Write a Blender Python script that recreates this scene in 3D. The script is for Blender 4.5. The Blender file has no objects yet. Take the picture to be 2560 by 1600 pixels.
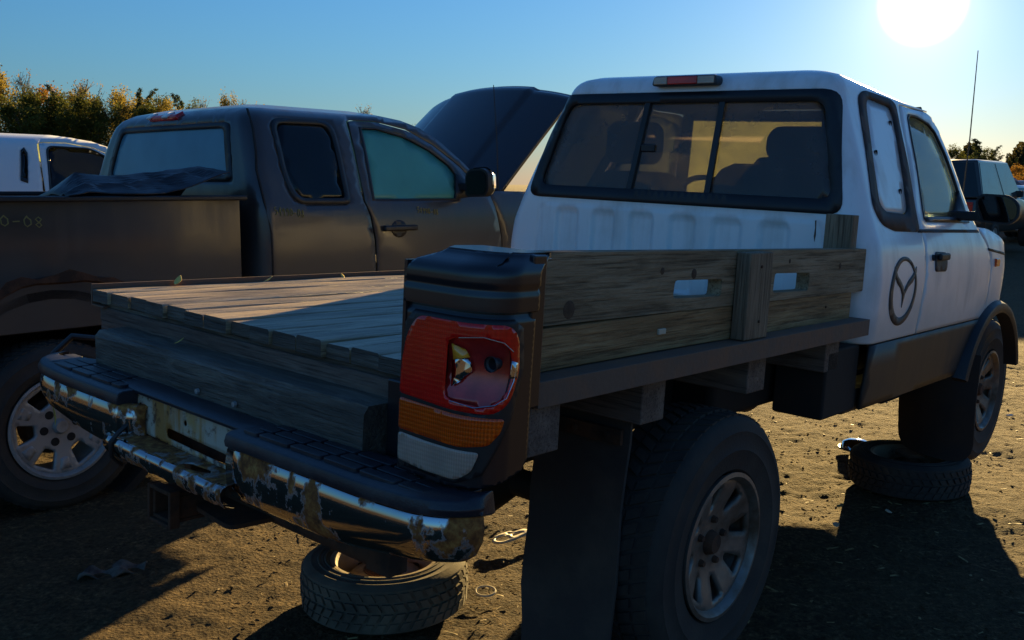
import bpy, bmesh, math, random
import numpy as np
from mathutils import Matrix, Vector
from mathutils.geometry import delaunay_2d_cdt
random.seed(7); rng = np.random.default_rng(7)
scene = bpy.context.scene
col = scene.collection
PI = math.pi
# ---------------------------------------------------------------- camera
cam_d = bpy.data.cameras.new('camera'); cam = bpy.data.objects.new('camera', cam_d); col.objects.link(cam)
cam_d.sensor_width = 36.0; cam_d.lens = 36.0*2400/2560; cam_d.clip_start = .05; cam_d.clip_end = 3000
cam.matrix_world = Matrix(((0.999964, -0.008456, 0.0, 0.0), (0.001187, 0.140418, -0.990092, 0.0), (0.008372, 0.990056, 0.140423, 1.5), (0, 0, 0, 1)))
scene.camera = cam
# ---------------------------------------------------------------- sky, sun, exposure
SUN = Vector((0.37387, 0.91212, 0.16808)).normalized()
SUN_EL = math.asin(SUN.z); SUN_AZ = math.atan2(SUN.x, SUN.y)
w = bpy.data.worlds.new('World'); scene.world = w; w.use_nodes = True
nt = w.node_tree; nt.nodes.clear()
def N(nt, t, **kw):
    n = nt.nodes.new(t)
    for k, v in kw.items(): setattr(n, k, v)
    return n
out = N(nt, 'ShaderNodeOutputWorld'); bg = N(nt, 'ShaderNodeBackground')
sky = N(nt, 'ShaderNodeTexSky', sky_type='NISHITA', sun_disc=False, sun_elevation=SUN_EL, sun_rotation=SUN_AZ,
        air_density=1.5, dust_density=0.24, ozone_density=9.0, altitude=100)
SKY_STRENGTH = 0.05
# the sun itself, seen low in the sky, with the bright air right round it
tc = N(nt, 'ShaderNodeTexCoord'); dot = N(nt, 'ShaderNodeVectorMath', operation='DOT_PRODUCT'); nrm = N(nt, 'ShaderNodeVectorMath', operation='NORMALIZE')
dot.inputs[1].default_value = SUN
nt.links.new(tc.outputs['Generated'], nrm.inputs[0]); nt.links.new(nrm.outputs[0], dot.inputs[0])
ac = N(nt, 'ShaderNodeMath', operation='ARCCOSINE'); nt.links.new(dot.outputs['Value'], ac.inputs[0])
disc = N(nt, 'ShaderNodeMapRange', interpolation_type='SMOOTHSTEP'); nt.links.new(ac.outputs[0], disc.inputs[0])
disc.inputs[1].default_value = math.radians(0.5); disc.inputs[2].default_value = math.radians(2.4); disc.inputs[3].default_value = 40; disc.inputs[4].default_value = 0
g1 = N(nt, 'ShaderNodeMath', operation='MULTIPLY'); nt.links.new(ac.outputs[0], g1.inputs[0]); g1.inputs[1].default_value = -1/math.radians(2.6)
g2 = N(nt, 'ShaderNodeMath', operation='EXPONENT'); nt.links.new(g1.outputs[0], g2.inputs[0])
g3 = N(nt, 'ShaderNodeMath', operation='MULTIPLY_ADD'); nt.links.new(g2.outputs[0], g3.inputs[0]); g3.inputs[1].default_value = 5.5; nt.links.new(disc.outputs[0], g3.inputs[2])
mul = N(nt, 'ShaderNodeVectorMath', operation='SCALE'); mul.inputs[0].default_value = (1.0, .82, .78); nt.links.new(g3.outputs[0], mul.inputs['Scale'])
hs = N(nt, 'ShaderNodeHueSaturation'); hs.inputs['Saturation'].default_value = 0.95
nt.links.new(sky.outputs[0], hs.inputs['Color'])
add = N(nt, 'ShaderNodeVectorMath', operation='ADD'); nt.links.new(hs.outputs[0], add.inputs[0]); nt.links.new(mul.outputs[0], add.inputs[1])
nt.links.new(add.outputs[0], bg.inputs['Color']); bg.inputs['Strength'].default_value = SKY_STRENGTH
nt.links.new(bg.outputs[0], out.inputs['Surface'])
sd = bpy.data.lights.new('sun', 'SUN'); sun = bpy.data.objects.new('sun', sd); col.objects.link(sun)
sd.energy = 5.0; sd.angle = math.radians(0.5); sd.color = (1.0, 0.69, 0.27)
sun.rotation_euler = SUN.to_track_quat('Z', 'Y').to_euler(); sun.location = (20, 50, 12)
vs = scene.view_settings; vs.view_transform = 'Standard'; vs.look = 'None'; vs.gamma = 1; vs.use_curve_mapping = False
vs.exposure = 1.78
scene.render.engine = 'CYCLES'
scene.cycles.max_bounces = 8; scene.cycles.transparent_max_bounces = 16

# ---------------------------------------------------------------- mesh helpers
class MB:
    def __init__(s): s.v = []; s.f = []
    def add(s, vs, fs):
        o = len(s.v); s.v += [tuple(map(float, p)) for p in vs]; s.f += [tuple(i+o for i in f) for f in fs]; return s
    def box(s, x0, x1, y0, y1, z0, z1, M=None):
        vs = [(x, y, z) for x in (x0, x1) for y in (y0, y1) for z in (z0, z1)]
        if M is not None: vs = [tuple(M @ Vector(p)) for p in vs]
        return s.add(vs, [(0,1,3,2),(4,6,7,5),(0,4,5,1),(2,3,7,6),(0,2,6,4),(1,5,7,3)])
    def loft(s, rings, closed=True, caps=True, ring_closed=False):
        n = len(rings[0]); vs = [p for r in rings for p in r]; fs = []
        m = len(rings)
        for i in range(m if ring_closed else m-1):
            a = i*n; b = ((i+1) % m)*n
            for j in range(n if closed else n-1):
                k = (j+1) % n; fs.append((a+j, a+k, b+k, b+j))
        if caps and closed and not ring_closed: fs += [tuple(range(n))[::-1], tuple((m-1)*n+i for i in range(n))]
        return s.add(vs, fs)
    def tube(s, pts, r, seg=10, caps=True):
        pts = [Vector(p) for p in pts]; rr = r if hasattr(r, '__len__') else [r]*len(pts); rings = []; up = None
        for i, p in enumerate(pts):
            t = (pts[min(i+1, len(pts)-1)]-pts[max(i-1, 0)]).normalized()
            if up is None: up = t.orthogonal().normalized()
            up = (up - t*up.dot(t)); up = up.normalized() if up.length > 1e-6 else t.orthogonal().normalized()
            b = t.cross(up)
            rings.append([p+(up*math.cos(a)+b*math.sin(a))*rr[i] for a in [2*PI*k/seg for k in range(seg)]])
        return s.loft(rings, True, caps)
    def lathe(s, prof, c=(0,0,0), axis='y', seg=48, closed=False):
        # prof: list of (radius, along) ; closed = profile is a loop
        rings = []
        for k in range(seg):
            a = 2*PI*k/seg; ca, sa = math.cos(a), math.sin(a); ring = []
            for r, h in prof:
                if axis == 'y': p = (c[0]+r*ca, c[1]+h, c[2]+r*sa)
                elif axis == 'z': p = (c[0]+r*ca, c[1]+r*sa, c[2]+h)
                else: p = (c[0]+h, c[1]+r*ca, c[2]+r*sa)
                ring.append(p)
            rings.append(ring)
        return s.loft(rings, closed, False, True)
    def prism(s, poly, d0, d1, axis='y'):
        n = len(poly)
        def P(a, b, d): return {'y': (a, d, b), 'x': (d, a, b), 'z': (a, b, d)}[axis]
        return s.loft([[P(a, b, d0) for a, b in poly], [P(a, b, d1) for a, b in poly]])
def inpoly(P, poly):
    P = np.asarray(P); x, y = P[:, 0], P[:, 1]; r = np.zeros(len(P), bool); q = np.asarray(poly); n = len(q)
    for i in range(n):
        x1, y1 = q[i]; x2, y2 = q[(i+1) % n]
        c = ((y1 > y) != (y2 > y)); 
        with np.errstate(divide='ignore', invalid='ignore'): r ^= c & (x < (x2-x1)*(y-y1)/(y2-y1+1e-30)+x1)
    return r
def dens(poly, step):
    o = []
    for i in range(len(poly)):
        a = np.array(poly[i], float); b = np.array(poly[(i+1) % len(poly)], float); k = max(1, int(np.ceil(np.linalg.norm(b-a)/step)))
        o += [tuple(a+(b-a)*t/k) for t in range(k)]
    return o
def rnd(poly, r, n=5):
    # round the corners of a polygon; r a number or one per corner
    o = []; m = len(poly); rr = r if hasattr(r, '__len__') else [r]*m
    for i in range(m):
        p = np.array(poly[i], float); a = np.array(poly[i-1], float)-p; b = np.array(poly[(i+1) % m], float)-p
        d = min(rr[i], .49*np.linalg.norm(a), .49*np.linalg.norm(b))
        if d < 1e-5: o.append(tuple(p)); continue
        p0 = p+a/np.linalg.norm(a)*d; p1 = p+b/np.linalg.norm(b)*d
        for t in np.linspace(0, 1, n): o.append(tuple((1-t)**2*p0+2*t*(1-t)*p+t*t*p1))
    return o
def sheet(outline, holes, fn, step, conv=None):
    """a curved panel: a flat outline with holes, filled with small triangles and bent by fn(u, v)"""
    loops = [dens(outline, step)]+[dens(h, step) for h in holes]
    if conv: loops = [[conv(*p) for p in l] for l in loops]
    pts = []; ed = []
    for l in loops:
        o = len(pts); pts += l; ed += [(o+i, o+(i+1) % len(l)) for i in range(len(l))]
    L = np.array(loops[0]); mn, mx = L.min(0), L.max(0)
    gx = np.arange(mn[0]+step*.5, mx[0], step); gy = np.arange(mn[1]+step*.5, mx[1], step)
    if len(gx) and len(gy):
        G = np.array([(x+(step*.5 if k % 2 else 0), y) for k, y in enumerate(gy) for x in gx])
        ok = inpoly(G, loops[0])
        for h in loops[1:]: ok &= ~inpoly(G, h)
        G = G[ok]; B = np.array(pts)
        if len(G):
            keep = np.ones(len(G), bool)
            for i in range(0, len(G), 2000):
                d = np.sqrt(((G[i:i+2000, None, :]-B[None])**2).sum(-1)).min(1); keep[i:i+2000] = d > step*.45
            pts = pts+[tuple(p) for p in G[keep]]
    r = delaunay_2d_cdt([Vector(p) for p in pts], ed, [], 0, 1e-6)
    V = np.array([tuple(p) for p in r[0]]); F = [tuple(f) for f in r[2]]
    C = np.array([V[list(f)].mean(0) for f in F]); ok = inpoly(C, loops[0])
    for h in loops[1:]: ok &= ~inpoly(C, h)
    mb = MB(); mb.add([fn(*p) for p in V], [f for f, k in zip(F, ok) if k])
    return mb
def slab(mb, vec):
    # give a sheet() a straight thickness along vec, with walls round its edges and holes
    n = len(mb.v); fs = list(mb.f); ec = {}
    for f in fs:
        for i in range(len(f)):
            a, b = f[i], f[(i+1) % len(f)]; ec[(min(a, b), max(a, b))] = ec.get((min(a, b), max(a, b)), []) + [(a, b)]
    mb.v = mb.v+[(p[0]+vec[0], p[1]+vec[1], p[2]+vec[2]) for p in mb.v]
    mb.f = fs+[tuple(i+n for i in f[::-1]) for f in fs]+[(b, a, a+n, b+n) for e in ec.values() if len(e) == 1 for a, b in e]
    return mb
def spl(xs, ys):
    xs = np.array(xs, float); ys = np.array(ys, float); d = np.diff(ys)/np.diff(xs); m = np.zeros(len(xs)); m[0] = d[0]; m[-1] = d[-1]
    for i in range(1, len(xs)-1): m[i] = 0 if d[i-1]*d[i] <= 0 else 2*d[i-1]*d[i]/(d[i-1]+d[i])
    def f(x):
        if x <= xs[0]: return float(ys[0])
        if x >= xs[-1]: return float(ys[-1])
        i = int(np.searchsorted(xs, x))-1; h = xs[i+1]-xs[i]; t = (x-xs[i])/h
        return float((2*t**3-3*t*t+1)*ys[i]+(t**3-2*t*t+t)*h*m[i]+(-2*t**3+3*t*t)*ys[i+1]+(t**3-t*t)*h*m[i+1])
    return f
def obj(name, mb, mat, parent=None, bev=0, seg=2, angle=38, solid=0, off=-1, label=None, kind=None, flat=False):
    me = bpy.data.meshes.new(name); me.from_pydata(mb.v, [], mb.f); me.update()
    bm = bmesh.new(); bm.from_mesh(me); bmesh.ops.recalc_face_normals(bm, faces=bm.faces); bm.to_mesh(me); bm.free()
    return meshobj(name, me, mat, parent, bev, seg, angle, solid, off, label, kind, flat)
def meshobj(name, me, mat, parent=None, bev=0, seg=2, angle=38, solid=0, off=-1, label=None, kind=None, flat=False):
    if not flat:
        me.polygons.foreach_set('use_smooth', [True]*len(me.polygons))
        if not bev: me.set_sharp_from_angle(angle=math.radians(angle))
    me.materials.append(mat)
    o = bpy.data.objects.new(name, me); col.objects.link(o)
    if parent: o.parent = parent
    if solid:
        m = o.modifiers.new('t', 'SOLIDIFY'); m.thickness = solid; m.offset = off
    if bev:
        m = o.modifiers.new('b', 'BEVEL'); m.width = bev; m.segments = seg; m.limit_method = 'ANGLE'; m.angle_limit = math.radians(32); m.harden_normals = True
    if label: o['label'] = label
    if kind: o['kind'] = kind
    return o
def panel(name, outline, holes, fn, step, mat, parent=None, solid=.004, outward=None, conv=None, label=None, inset=True):
    """sheet() as an object; outward(point)->vector tells which side is the outside; thickness goes inward"""
    mb = sheet(outline, holes, fn, step, conv)
    me = bpy.data.meshes.new(name); me.from_pydata(mb.v, [], mb.f); me.update()
    if outward is not None:
        s = 0
        for p in me.polygons: s += p.normal.dot(Vector(outward))*p.area
        if s < 0: me.flip_normals()
    return meshobj(name, me, mat, parent, solid=solid, off=-1 if inset else 1, label=label, angle=50)
def empty(name, M=None, label=None, cat=None, group=None, loc=None):
    o = bpy.data.objects.new(name, None); col.objects.link(o); o.empty_display_size = .1
    if M is not None: o.matrix_world = M
    if loc is not None: o.location = loc
    tag(o, label, cat, group); return o
def tag(o, label=None, cat=None, group=None, kind=None):
    for k, v in (('label', label), ('category', cat), ('group', group), ('kind', kind)):
        if v: o[k] = v
    return o
def copy_tree(o, parent=None):
    c = o.copy(); col.objects.link(c); c.parent = parent
    for ch in o.children: copy_tree(ch, c)
    return c
# ---------------------------------------------------------------- material helpers
def newmat(name):
    m = bpy.data.materials.new(name); m.use_nodes = True; nt = m.node_tree
    return m, nt, nt.nodes['Principled BSDF']
def coords(nt, scale=(1, 1, 1), kind='Object', rand=False):
    t = N(nt, 'ShaderNodeTexCoord'); mp = N(nt, 'ShaderNodeMapping'); mp.inputs['Scale'].default_value = scale
    nt.links.new(t.outputs[kind], mp.inputs['Vector'])
    if rand:
        oi = N(nt, 'ShaderNodeObjectInfo'); s = N(nt, 'ShaderNodeVectorMath', operation='SCALE'); s.inputs[0].default_value = (13, 37, 71)
        nt.links.new(oi.outputs['Random'], s.inputs['Scale']); nt.links.new(s.outputs[0], mp.inputs['Location'])
    return mp.outputs[0]
def noise(nt, vec, scale, detail=5, rough=.55, dist=0):
    n = N(nt, 'ShaderNodeTexNoise'); n.inputs['Scale'].default_value = scale; n.inputs['Detail'].default_value = detail
    n.inputs['Roughness'].default_value = rough; n.inputs['Distortion'].default_value = dist; nt.links.new(vec, n.inputs['Vector']); return n.outputs['Fac']
def ramp(nt, fac, stops):
    r = N(nt, 'ShaderNodeValToRGB'); e = r.color_ramp.elements
    while len(e) < len(stops): e.new(.5)
    for i, (p, c) in enumerate(stops):
        e[i].position = p; e[i].color = (c[0], c[1], c[2], 1) if hasattr(c, '__len__') else (c, c, c, 1)
    nt.links.new(fac, r.inputs[0]); return r.outputs[0]
def mixc(nt, fac, a, b, mode='MIX'):
    m = N(nt, 'ShaderNodeMix', data_type='RGBA', blend_type=mode)
    for s, v in ((m.inputs[0], fac), (m.inputs[6], a), (m.inputs[7], b)):
        if hasattr(v, 'is_linked'): nt.links.new(v, s)
        elif hasattr(v, '__len__'): s.default_value = (v[0], v[1], v[2], 1)
        else: s.default_value = v
    return m.outputs[2]
def bump(nt, b, h, strength=.3, dist=.01, prev=None):
    n = N(nt, 'ShaderNodeBump'); n.inputs['Strength'].default_value = strength; n.inputs['Distance'].default_value = dist
    nt.links.new(h, n.inputs['Height'])
    if prev is not None: nt.links.new(prev, n.inputs['Normal'])
    nt.links.new(n.outputs[0], b.inputs['Normal']); return n.outputs[0]
def setc(nt, sock, v):
    if hasattr(v, 'is_linked'): nt.links.new(v, sock)
    elif hasattr(v, '__len__'): sock.default_value = (v[0], v[1], v[2], 1)
    else: sock.default_value = v
def plain(name, c, rough=.5, metal=0, c2=None, scale=6, lo=.45, hi=.62, bs=0, bscale=60, spec=.5, coat=0, rough2=None, kind='Object', sub=None):
    """a surface with blotches of a second colour, a little relief and uneven gloss"""
    m, nt, b = newmat(name); v = coords(nt, kind=kind)
    n = noise(nt, v, scale, 8, .62)
    f = ramp(nt, n, [(lo, 0.), (hi, 1.)])
    if c2 is not None: nt.links.new(mixc(nt, f, c, c2), b.inputs['Base Color'])
    else:
        n0 = noise(nt, v, scale*.6, 4); nt.links.new(mixc(nt, n0, [x*.82 for x in c], [min(1, x*1.18) for x in c]), b.inputs['Base Color'])
    r2 = rough2 if rough2 is not None else min(1, rough+.12)
    rm = N(nt, 'ShaderNodeMapRange'); nt.links.new(f, rm.inputs[0]); rm.inputs[3].default_value = rough; rm.inputs[4].default_value = r2
    nt.links.new(rm.outputs[0], b.inputs['Roughness'])
    b.inputs['Metallic'].default_value = metal; b.inputs['Specular IOR Level'].default_value = spec; b.inputs['Coat Weight'].default_value = coat
    if bs: bump(nt, b, noise(nt, v, bscale, 5), bs, .004)
    return m
# ---------------------------------------------------------------- materials
def wood(name, dark, mid, light, grain=22, bstr=.5, axis='x', spec=.25, rough=.75):
    m, nt, b = newmat(name)
    sc = lambda a, b: {'x': (a, b, b), 'y': (b, a, b), 'z': (b, b, a)}[axis]
    v = coords(nt, sc(2.0, grain), rand=True); v2 = coords(nt, sc(1, 3), rand=True); v3 = coords(nt, sc(2.6, 95), rand=True)
    g = noise(nt, v, 1.6, 9, .68, .7); big = noise(nt, v2, 2.2, 4); fine = noise(nt, v3, 1.6, 5, .7)
    c = ramp(nt, g, [(.28, dark), (.5, mid), (.72, light)])
    c = mixc(nt, ramp(nt, big, [(.38, 0.), (.68, .8)]), c, mixc(nt, .5, c, dark))
    c = mixc(nt, ramp(nt, fine, [(.36, .75), (.5, 0.)]), c, [x*.45 for x in dark])
    nt.links.new(c, b.inputs['Base Color'])
    b.inputs['Roughness'].default_value = rough; b.inputs['Specular IOR Level'].default_value = spec
    h = N(nt, 'ShaderNodeMath', operation='ADD'); nt.links.new(g, h.inputs[0]); nt.links.new(fine, h.inputs[1])
    bump(nt, b, h.outputs[0], bstr, .012); return m
M = {}
M['deck'] = wood('weathered_deck_wood', (.15, .112, .062), (.47, .36, .21), (.66, .53, .33), 16, .5, spec=.65, rough=.42)
M['board'] = wood('grey_board_wood', (.14, .095, .052), (.33, .245, .145), (.48, .37, .235), 12, .5)
M['board2'] = wood('brown_board_wood', (.15, .085, .038), (.36, .22, .10), (.52, .36, .18), 20, .6)
M['beam'] = wood('dark_beam_wood', (.045, .032, .02), (.12, .09, .06), (.28, .24, .18), 18, .8, 'y', spec=.6, rough=.45)
M['block'] = wood('block_wood', (.08, .055, .045), (.17, .125, .10), (.25, .19, .15), 14, .4, 'y')
M['post'] = wood('stake_wood', (.12, .085, .055), (.27, .20, .13), (.40, .31, .21), 16, .5, 'z')
def paint(name, c, dirt, lo=.5, hi=.75, rough=.28, coat=.4, zdirt=None, metal=0, scale=3.0):
    """car paint with a film of dust: blotches, streaks that run down, more of it low on the body (zdirt = z where it starts, z where it is full)"""
    m, nt, b = newmat(name)
    v = coords(nt); vs = coords(nt, (14, 14, 1.2)); n = noise(nt, v, scale, 8, .6); s = noise(nt, vs, 1.0, 5, .6); fine = noise(nt, v, 160, 3)
    f = ramp(nt, mixc(nt, .5, n, s), [(lo, 0.), (hi, .75)])
    if zdirt:
        t = N(nt, 'ShaderNodeTexCoord'); sx = N(nt, 'ShaderNodeSeparateXYZ'); nt.links.new(t.outputs['Object'], sx.inputs[0])
        ad = N(nt, 'ShaderNodeMath', operation='MULTIPLY_ADD'); nt.links.new(n, ad.inputs[0]); ad.inputs[1].default_value = .35; nt.links.new(sx.outputs['Z'], ad.inputs[2])
        mr = N(nt, 'ShaderNodeMapRange', interpolation_type='SMOOTHSTEP'); nt.links.new(ad.outputs[0], mr.inputs[0])
        mr.inputs[1].default_value = zdirt[0]+.17; mr.inputs[2].default_value = zdirt[1]+.17; mr.inputs[3].default_value = 0; mr.inputs[4].default_value = zdirt[2]
        mx = N(nt, 'ShaderNodeMath', operation='MAXIMUM'); nt.links.new(f, mx.inputs[0]); nt.links.new(mr.outputs[0], mx.inputs[1]); f = mx.outputs[0]
    nt.links.new(mixc(nt, f, c, dirt), b.inputs['Base Color'])
    rm = N(nt, 'ShaderNodeMapRange'); nt.links.new(f, rm.inputs[0]); rm.inputs[3].default_value = rough; rm.inputs[4].default_value = .7
    nt.links.new(rm.outputs[0], b.inputs['Roughness'])
    cm = N(nt, 'ShaderNodeMapRange'); nt.links.new(f, cm.inputs[0]); cm.inputs[3].default_value = coat; cm.inputs[4].default_value = 0
    nt.links.new(cm.outputs[0], b.inputs['Coat Weight']); b.inputs['Coat Roughness'].default_value = .12; b.inputs['Metallic'].default_value = metal
    bump(nt, b, fine, .05, .002); return m
M['white'] = paint('dusty_white_paint', (.83, .84, .85), (.42, .37, .31), .5, .78, zdirt=(1.02, .82, .55))
M['cladding'] = paint('dark_grey_lower_paint', (.022, .020, .019), (.05, .041, .033), .4, .7, rough=.5, coat=.1)
M['charcoal'] = paint('dusty_charcoal_paint', (.042, .039, .040), (.088, .078, .068), .48, .80, rough=.30, coat=.5, zdirt=(1.28, .95, .7), metal=.15)
M['fender_black'] = paint('scuffed_black_paint', (.012, .013, .017), (.07, .06, .05), .55, .85, rough=.3, coat=.4)
M['white2'] = paint('plain_white_paint', (.72, .74, .76), (.45, .42, .38), .6, .9)
M['navy'] = paint('hood_paint', (.020, .021, .026), (.06, .055, .05), .55, .9, rough=.32, coat=.35)
M['black_plastic'] = plain('black_plastic', (.014, .014, .016), .45, bs=.15, bscale=300)
M['grey_plastic'] = plain('worn_grey_plastic', (.035, .036, .042), .5, bs=.2, bscale=240)
M['pad'] = plain('step_pad_plastic', (.022, .022, .030), .34, c2=(.05, .05, .055), scale=9, bs=.25, bscale=260)
M['seal'] = plain('rubber_seal', (.03, .022, .02), .65, c2=(.09, .05, .038), scale=14)
M['rubber'] = plain('tyre_rubber', (.026, .023, .021), .8, c2=(.07, .058, .045), scale=5, lo=.42, hi=.75, bs=.3, bscale=120)
M['rubber_dust'] = plain('dusty_tyre_rubber', (.05, .044, .035), .85, c2=(.16, .135, .095), scale=6, lo=.3, hi=.65, bs=.3, bscale=150)
M['flap'] = plain('mud_flap_rubber', (.045, .038, .036), .8, c2=(.085, .068, .056), scale=4, bs=.35, bscale=90)
M['rust'] = plain('rusty_steel', (.085, .035, .016), .85, c2=(.035, .02, .013), scale=12, bs=.5, bscale=90)
M['iron'] = plain('rusted_angle_iron', (.14, .09, .065), .72, c2=(.22, .11, .06), scale=9, lo=.42, hi=.66, bs=.4, bscale=70)
M['frame'] = plain('dirty_black_frame', (.012, .010, .009), .8, c2=(.03, .02, .014), scale=7)
M['alloy'] = plain('dusty_alloy', (.24, .22, .195), .42, metal=.6, c2=(.13, .085, .055), scale=7, lo=.42, hi=.66, rough2=.8)
M['alloy2'] = plain('grey_alloy', (.34, .34, .34), .5, metal=.35, c2=(.20, .18, .155), scale=8, lo=.48, hi=.72, rough2=.7)
M['dark_hole'] = plain('hole_seam_dark', (.012, .010, .009), .8)  # for seam lines and flush discs: the shade inside holes put into colour
M['steel_wheel'] = plain('tan_steel_wheel', (.30, .24, .16), .55, c2=(.10, .06, .035), scale=10, lo=.58, hi=.7, bs=.3, bscale=60)
M['cloth'] = plain('seat_cloth', (.03, .028, .027), .95, bs=.4, bscale=200)
M['trim'] = plain('cab_trim', (.030, .027, .026), .85)
M['decal'] = plain('dark_decal', (.055, .05, .048), .5)
M['chalk'] = plain('yellow_marker', (.26, .22, .07), .8)
M['tarp'] = plain('black_vinyl', (.018, .018, .022), .38, bs=.2, bscale=120)
M['leaf_litter'] = plain('dry_leaf', (.34, .25, .10), .7, c2=(.16, .10, .04), scale=20)
M['bezel'] = plain('pale_plastic', (.55, .50, .38), .5)
def flaking(name):
    m, nt, b = newmat(name); v = coords(nt); st = noise(nt, coords(nt, (9, 9, 1.6)), 1.6, 6, .6); n = noise(nt, v, 26, 8, .7); n2 = noise(nt, v, 9, 6)
    c = mixc(nt, ramp(nt, st, [(.42, 0.), (.56, 1.)]), (.50, .46, .36), (.40, .20, .055)); c = mixc(nt, ramp(nt, n, [(.54, 0.), (.62, .9)]), c, (.09, .035, .015)); c = mixc(nt, ramp(nt, n2, [(.55, 0.), (.66, .8)]), c, (.52, .33, .10))
    nt.links.new(c, b.inputs['Base Color']); b.inputs['Roughness'].default_value = .6; bump(nt, b, n, .4, .004); return m
M['flaking'] = flaking('flaking_rusty_plate')
# chrome that has rusted through in places
def chrome(name, lo, hi, rough=.08, tint=(.62, .63, .65)):
    m, nt, b = newmat(name); v = coords(nt); n = noise(nt, v, 7, 9, .65); fi = noise(nt, v, 45, 6, .7); st = noise(nt, coords(nt, (10, 10, 1.5)), 2, 5)
    f = ramp(nt, mixc(nt, .35, n, st), [(lo, 0.), (lo+(hi-lo)*.35, 1.)])
    rc = ramp(nt, fi, [(.3, (.05, .014, .004)), (.5, (.24, .085, .016)), (.7, (.46, .24, .06))])
    nt.links.new(mixc(nt, f, tint, rc), b.inputs['Base Color'])
    inv = N(nt, 'ShaderNodeMath', operation='SUBTRACT'); inv.inputs[0].default_value = 1; nt.links.new(f, inv.inputs[1]); nt.links.new(inv.outputs[0], b.inputs['Metallic'])
    rm = N(nt, 'ShaderNodeMapRange'); nt.links.new(f, rm.inputs[0]); rm.inputs[3].default_value = rough; rm.inputs[4].default_value = .85; nt.links.new(rm.outputs[0], b.inputs['Roughness'])
    bump(nt, b, mixc(nt, f, (.5, .5, .5), fi), .35, .004); return m
M['chrome'] = chrome('bumper_chrome', .50, .60, .10, (.50, .50, .51))
M['chrome_rust'] = chrome('rusting_chrome', .42, .58, .45, (.42, .40, .36))
M['chrome_clean'] = chrome('bright_chrome', .75, .9, .05)
def glass(name, tint, refl=.9, rough=.0, dust=(.3, .3, .28), dlo=.55, dhi=.9, damt=.5, tshare=.5, dscale=3):
    """thin pane: tinted see-through, mirror gloss by angle, and a film of dust that scatters light both ways"""
    m = bpy.data.materials.new(name); m.use_nodes = True; nt = m.node_tree; nt.nodes.clear()
    o = N(nt, 'ShaderNodeOutputMaterial'); tr = N(nt, 'ShaderNodeBsdfTransparent'); tr.inputs[0].default_value = (*tint, 1)
    gl = N(nt, 'ShaderNodeBsdfGlossy'); gl.inputs['Roughness'].default_value = rough; gl.inputs['Color'].default_value = (refl, refl, refl, 1)
    fr = N(nt, 'ShaderNodeFresnel'); fr.inputs[0].default_value = 1.5; m1 = N(nt, 'ShaderNodeMixShader')
    nt.links.new(fr.outputs[0], m1.inputs[0]); nt.links.new(tr.outputs[0], m1.inputs[1]); nt.links.new(gl.outputs[0], m1.inputs[2])
    df = N(nt, 'ShaderNodeBsdfDiffuse'); df.inputs[0].default_value = (*dust, 1); tl = N(nt, 'ShaderNodeBsdfTranslucent'); tl.inputs[0].default_value = (*dust, 1)
    m2 = N(nt, 'ShaderNodeMixShader'); m2.inputs[0].default_value = tshare; nt.links.new(df.outputs[0], m2.inputs[1]); nt.links.new(tl.outputs[0], m2.inputs[2])
    v = coords(nt); n = noise(nt, v, dscale, 7, .6); f = ramp(nt, n, [(dlo, damt*.25), (dhi, damt)])
    m3 = N(nt, 'ShaderNodeMixShader'); nt.links.new(f, m3.inputs[0]); nt.links.new(m1.outputs[0], m3.inputs[1]); nt.links.new(m2.outputs[0], m3.inputs[2])
    nt.links.new(m3.outputs[0], o.inputs[0]); return m
M['tint_glass'] = glass('tinted_rear_glass', (.46, .43, .40), dust=(.36, .31, .29), damt=.42, dlo=.3, dhi=.7)
M['side_glass'] = glass('door_glass', (.75, .86, .78), dust=(.70, .74, .66), dlo=.35, dhi=.75, damt=.34)
M['windshield'] = glass('dusty_windshield', (.58, .62, .50), dust=(.66, .70, .46), dlo=.25, dhi=.7, damt=.9, tshare=.8, dscale=6)
M['dark_glass'] = glass('dark_glass', (.10, .10, .10), damt=.06)
def frosted(name, c, rough=.3, c2=None):
    m, nt, b = newmat(name); v = coords(nt); n = noise(nt, v, 2.5, 5); nf = noise(nt, v, 180, 3)
    nt.links.new(mixc(nt, ramp(nt, n, [(.3, 0.), (.7, 1.)]), c, c2 or [x*1.35 for x in c]), b.inputs['Base Color']); b.inputs['Roughness'].default_value = rough
    bump(nt, b, nf, .08, .002); return m
M['frost_teal'] = frosted('misted_teal_glass', (.05, .235, .225), .40)
M['frost_blue'] = frosted('misted_blue_glass', (.10, .215, .27), .30)
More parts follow.
